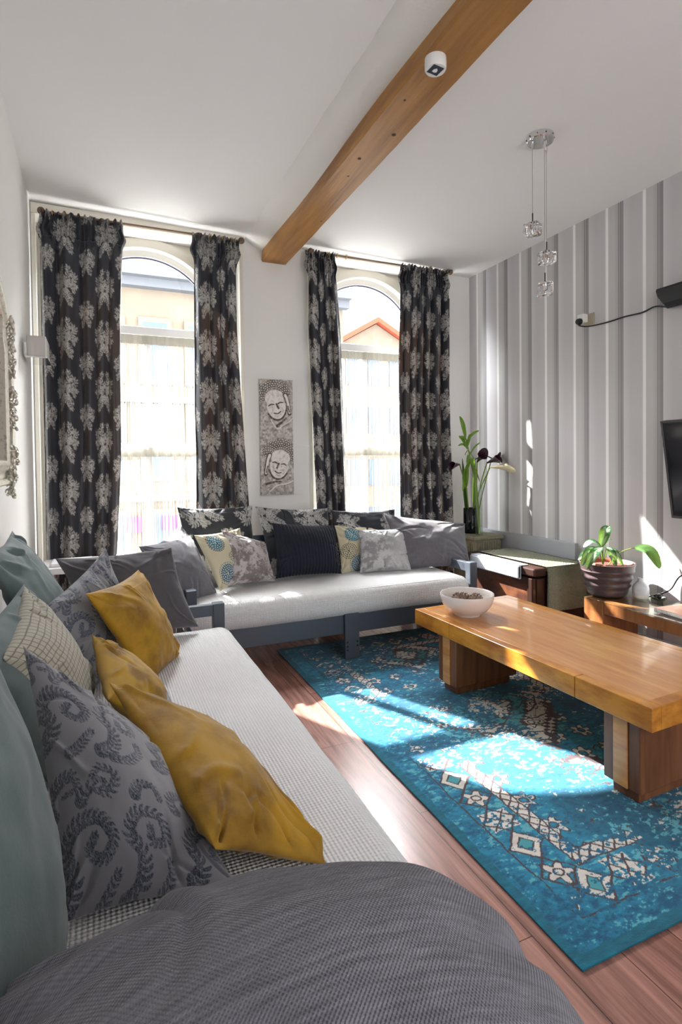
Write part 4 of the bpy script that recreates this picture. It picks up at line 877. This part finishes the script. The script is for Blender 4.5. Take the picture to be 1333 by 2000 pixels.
# glass bench
bn=empty('glass_top_bench',(3.27,2.1,0),'low wooden television bench with a clear glass top','bench')
M_bw=mat('bench_wood',(.36,.14,.05),.35,var=((.20,.07,.025),(20,20,3),.38,.68))
MB().box(3.04,3.47,1.2,2.985,.441,.451,.002).build('glass_top',M_gtop,bn)
MB().box(3.085,3.42,2.70,2.86,0,.439,.004).build('leg',M_bw,bn); MB().box(3.085,3.42,1.3,1.46,0,.439,.004).build('leg',M_bw,bn)
MB().box(3.09,3.33,1.461,2.699,.355,.4395,.004).build('beam',M_bw,bn)
# pot plant
pp=empty('potted_plant',(3.24,2.80,.451),'variegated green plant in a ribbed dark brown pot on the glass bench','plant')
prof=[(.0001,.0),(.108,0),(.118,.006)]
for i in range(34): t=i/33; prof.append((.125+.055*t**.8+.0045*math.sin(t*2*PI*4.2-.5)*(.15<t<.8),.012+t*.205))
prof+=[(.183,.225),(.176,.228),(.166,.222),(.160,.19),(.0001,.188)]
MB().lathe(prof,(3.24,2.80,.451),n=64).build('pot',mat('dark_brown_pot',(.075,.052,.055),.35),pp,sm=50)
MB().lathe([(.0001,.0),(.13,.0),(.14,.03),(.146,.035),(.150,.03),(.15,-.02)],(3.25,2.79,.645),n=40).build('inner_pot',mat('terracotta',(.34,.09,.05),.6),pp,sm=50)
MB().lathe([(.0001,.004),(.06,.002),(.128,0)],(3.25,2.79,.655),n=30).build('soil',mat('soil',(.06,.02,.012),.9),pp)
c0=np.array((3.20,2.80,.66))
for mid,e,wd in (((-.03,-.02,.10),(-.17,.06,.04),.028),((-.05,.0,.12),(-.20,.0,.01),.034),((-.04,-.03,.13),(-.19,-.03,-.01),.030),((.0,-.03,.13),(-.02,-.12,.0),.034),((.02,-.03,.12),(.04,-.13,.0),.026),((.0,.02,.12),(.10,.03,.26),.036),((.02,.02,.13),(.13,.04,.16),.018),((-.02,.0,.13),(-.10,.08,.12),.03)):
    mid=np.array(mid)+c0;e=np.array(e)+c0; base=c0+(mid-c0)*.05; MB().tube(spline([base,(base+mid)/2+np.array([0,0,.01]),mid],10),.003,6).build('stem',M_stem,pp)
    leafme('leaf',[mid,(mid+e)/2+np.array([0,0,.035]),e],wd,pp,c1=(.025,.10,.035),stripe=True,up=(0,-.5,1),fold=.2)
MB().tube(spline([(3.24,2.79,.66),(3.30,2.74,.75),(3.36,2.68,.785)],14),.003,6).build('stem',M_stem,pp)
leafme('leaf',[(3.36,2.68,.785),(3.405,2.60,.77),(3.42,2.535,.66)],.038,pp,c1=(.035,.10,.03),c2=(.10,.2,.07),up=(-.6,-.5,.8),fold=.2)
# diffuser, dish, notebook
df=empty('diffuser',(3.36,2.60,.451),'small white bottle-shaped vase with a narrow neck on the glass bench','vase')
df.location=(3.36,2.60,.451)
MB().lathe([(.0001,0),(.040,0),(.048,.006),(.050,.02),(.050,.028)],(3.345,2.62,.451),n=40).build('base',mat('cream_base',(.74,.72,.66),.3),df,sm=50)
MB().lathe([(.0505,.029),(.052,.04),(.052,.07),(.046,.09),(.030,.108),(.019,.116),(.018,.13),(.020,.138),(.015,.139),(.012,.12),(.0001,.11)],(3.345,2.62,.451),n=40).build('body',mat('blue_white_ceramic',(.70,.73,.76),.25,var=((.55,.60,.66),(20,20,20),.4,.7)),df,sm=50)
dd=empty('glass_dish',(3.42,2.54,.451),'small dark glass dish with a black knob on the glass bench','dish')
MB().lathe([(.0001,.0),(.03,.0),(.045,.012),(.048,.018),(.042,.016),(.0001,.006)],(3.405,2.53,.451),n=36).build('dish',mat('green_black_glass',(.05,.06,.03),.1),dd,sm=50); MB().sphere((3.405,2.53,.475),.016,16,(1,1,1.2)).build('knob',M_black,dd,sm=60)
nb=empty('notebook',(3.25,2.22,.451),'orange spiral notebook lying on the glass bench','notebook')
Rn=Matrix.Translation((3.2,2.3,0))@Matrix.Rotation(-.1,4,'Z')@Matrix.Translation((-3.2,-2.3,0))
MB().box(3.13,3.40,2.05,2.36,.452,.469,.001,1,Rn).build('pages',mat('white_paper',(.82,.80,.78),.7),nb); MB().box(3.135,3.405,2.045,2.365,.4695,.4715,.0,1,Rn).build('cover',mat('orange_cover',(.75,.22,.08),.4,var=((.80,.42,.22),(9,9,9),.4,.6)),nb)
mb=MB()
for k in range(28): y=2.06+k*.0108; mb.tube([(3.132+.008*math.cos(t),y,.461+.011*math.sin(t)) for t in np.linspace(0,2*PI,9)],.0012,5,False)
o=mb.build('spiral_binding',M_chrome,nb)
# side table at far left
tt=empty('side_table',(-.15,4.1,0),'small white side table in the far left corner beneath the curtain','side table')
MB().box(-.36,-.02,3.95,4.35,.70,.74,.004).build('table_top',M_white,tt)
for x in (-.34,-.07):
    for y in (3.97,4.30): MB().box(x,x+.035,y,y+.035,0,.70,.002).build('leg',M_white,tt)
nw=MB().box(-.30,-.06,4.0,4.22,.741,.762,.001).build('magazine',mat('printed_paper',(.78,.78,.80),.5)); tag(nw,'white magazine with dark print on the corner side table','magazine')
MB().box(-.22,-.09,4.0-.001,4.0,.744,.758).build('spine_print',M_black,nw)
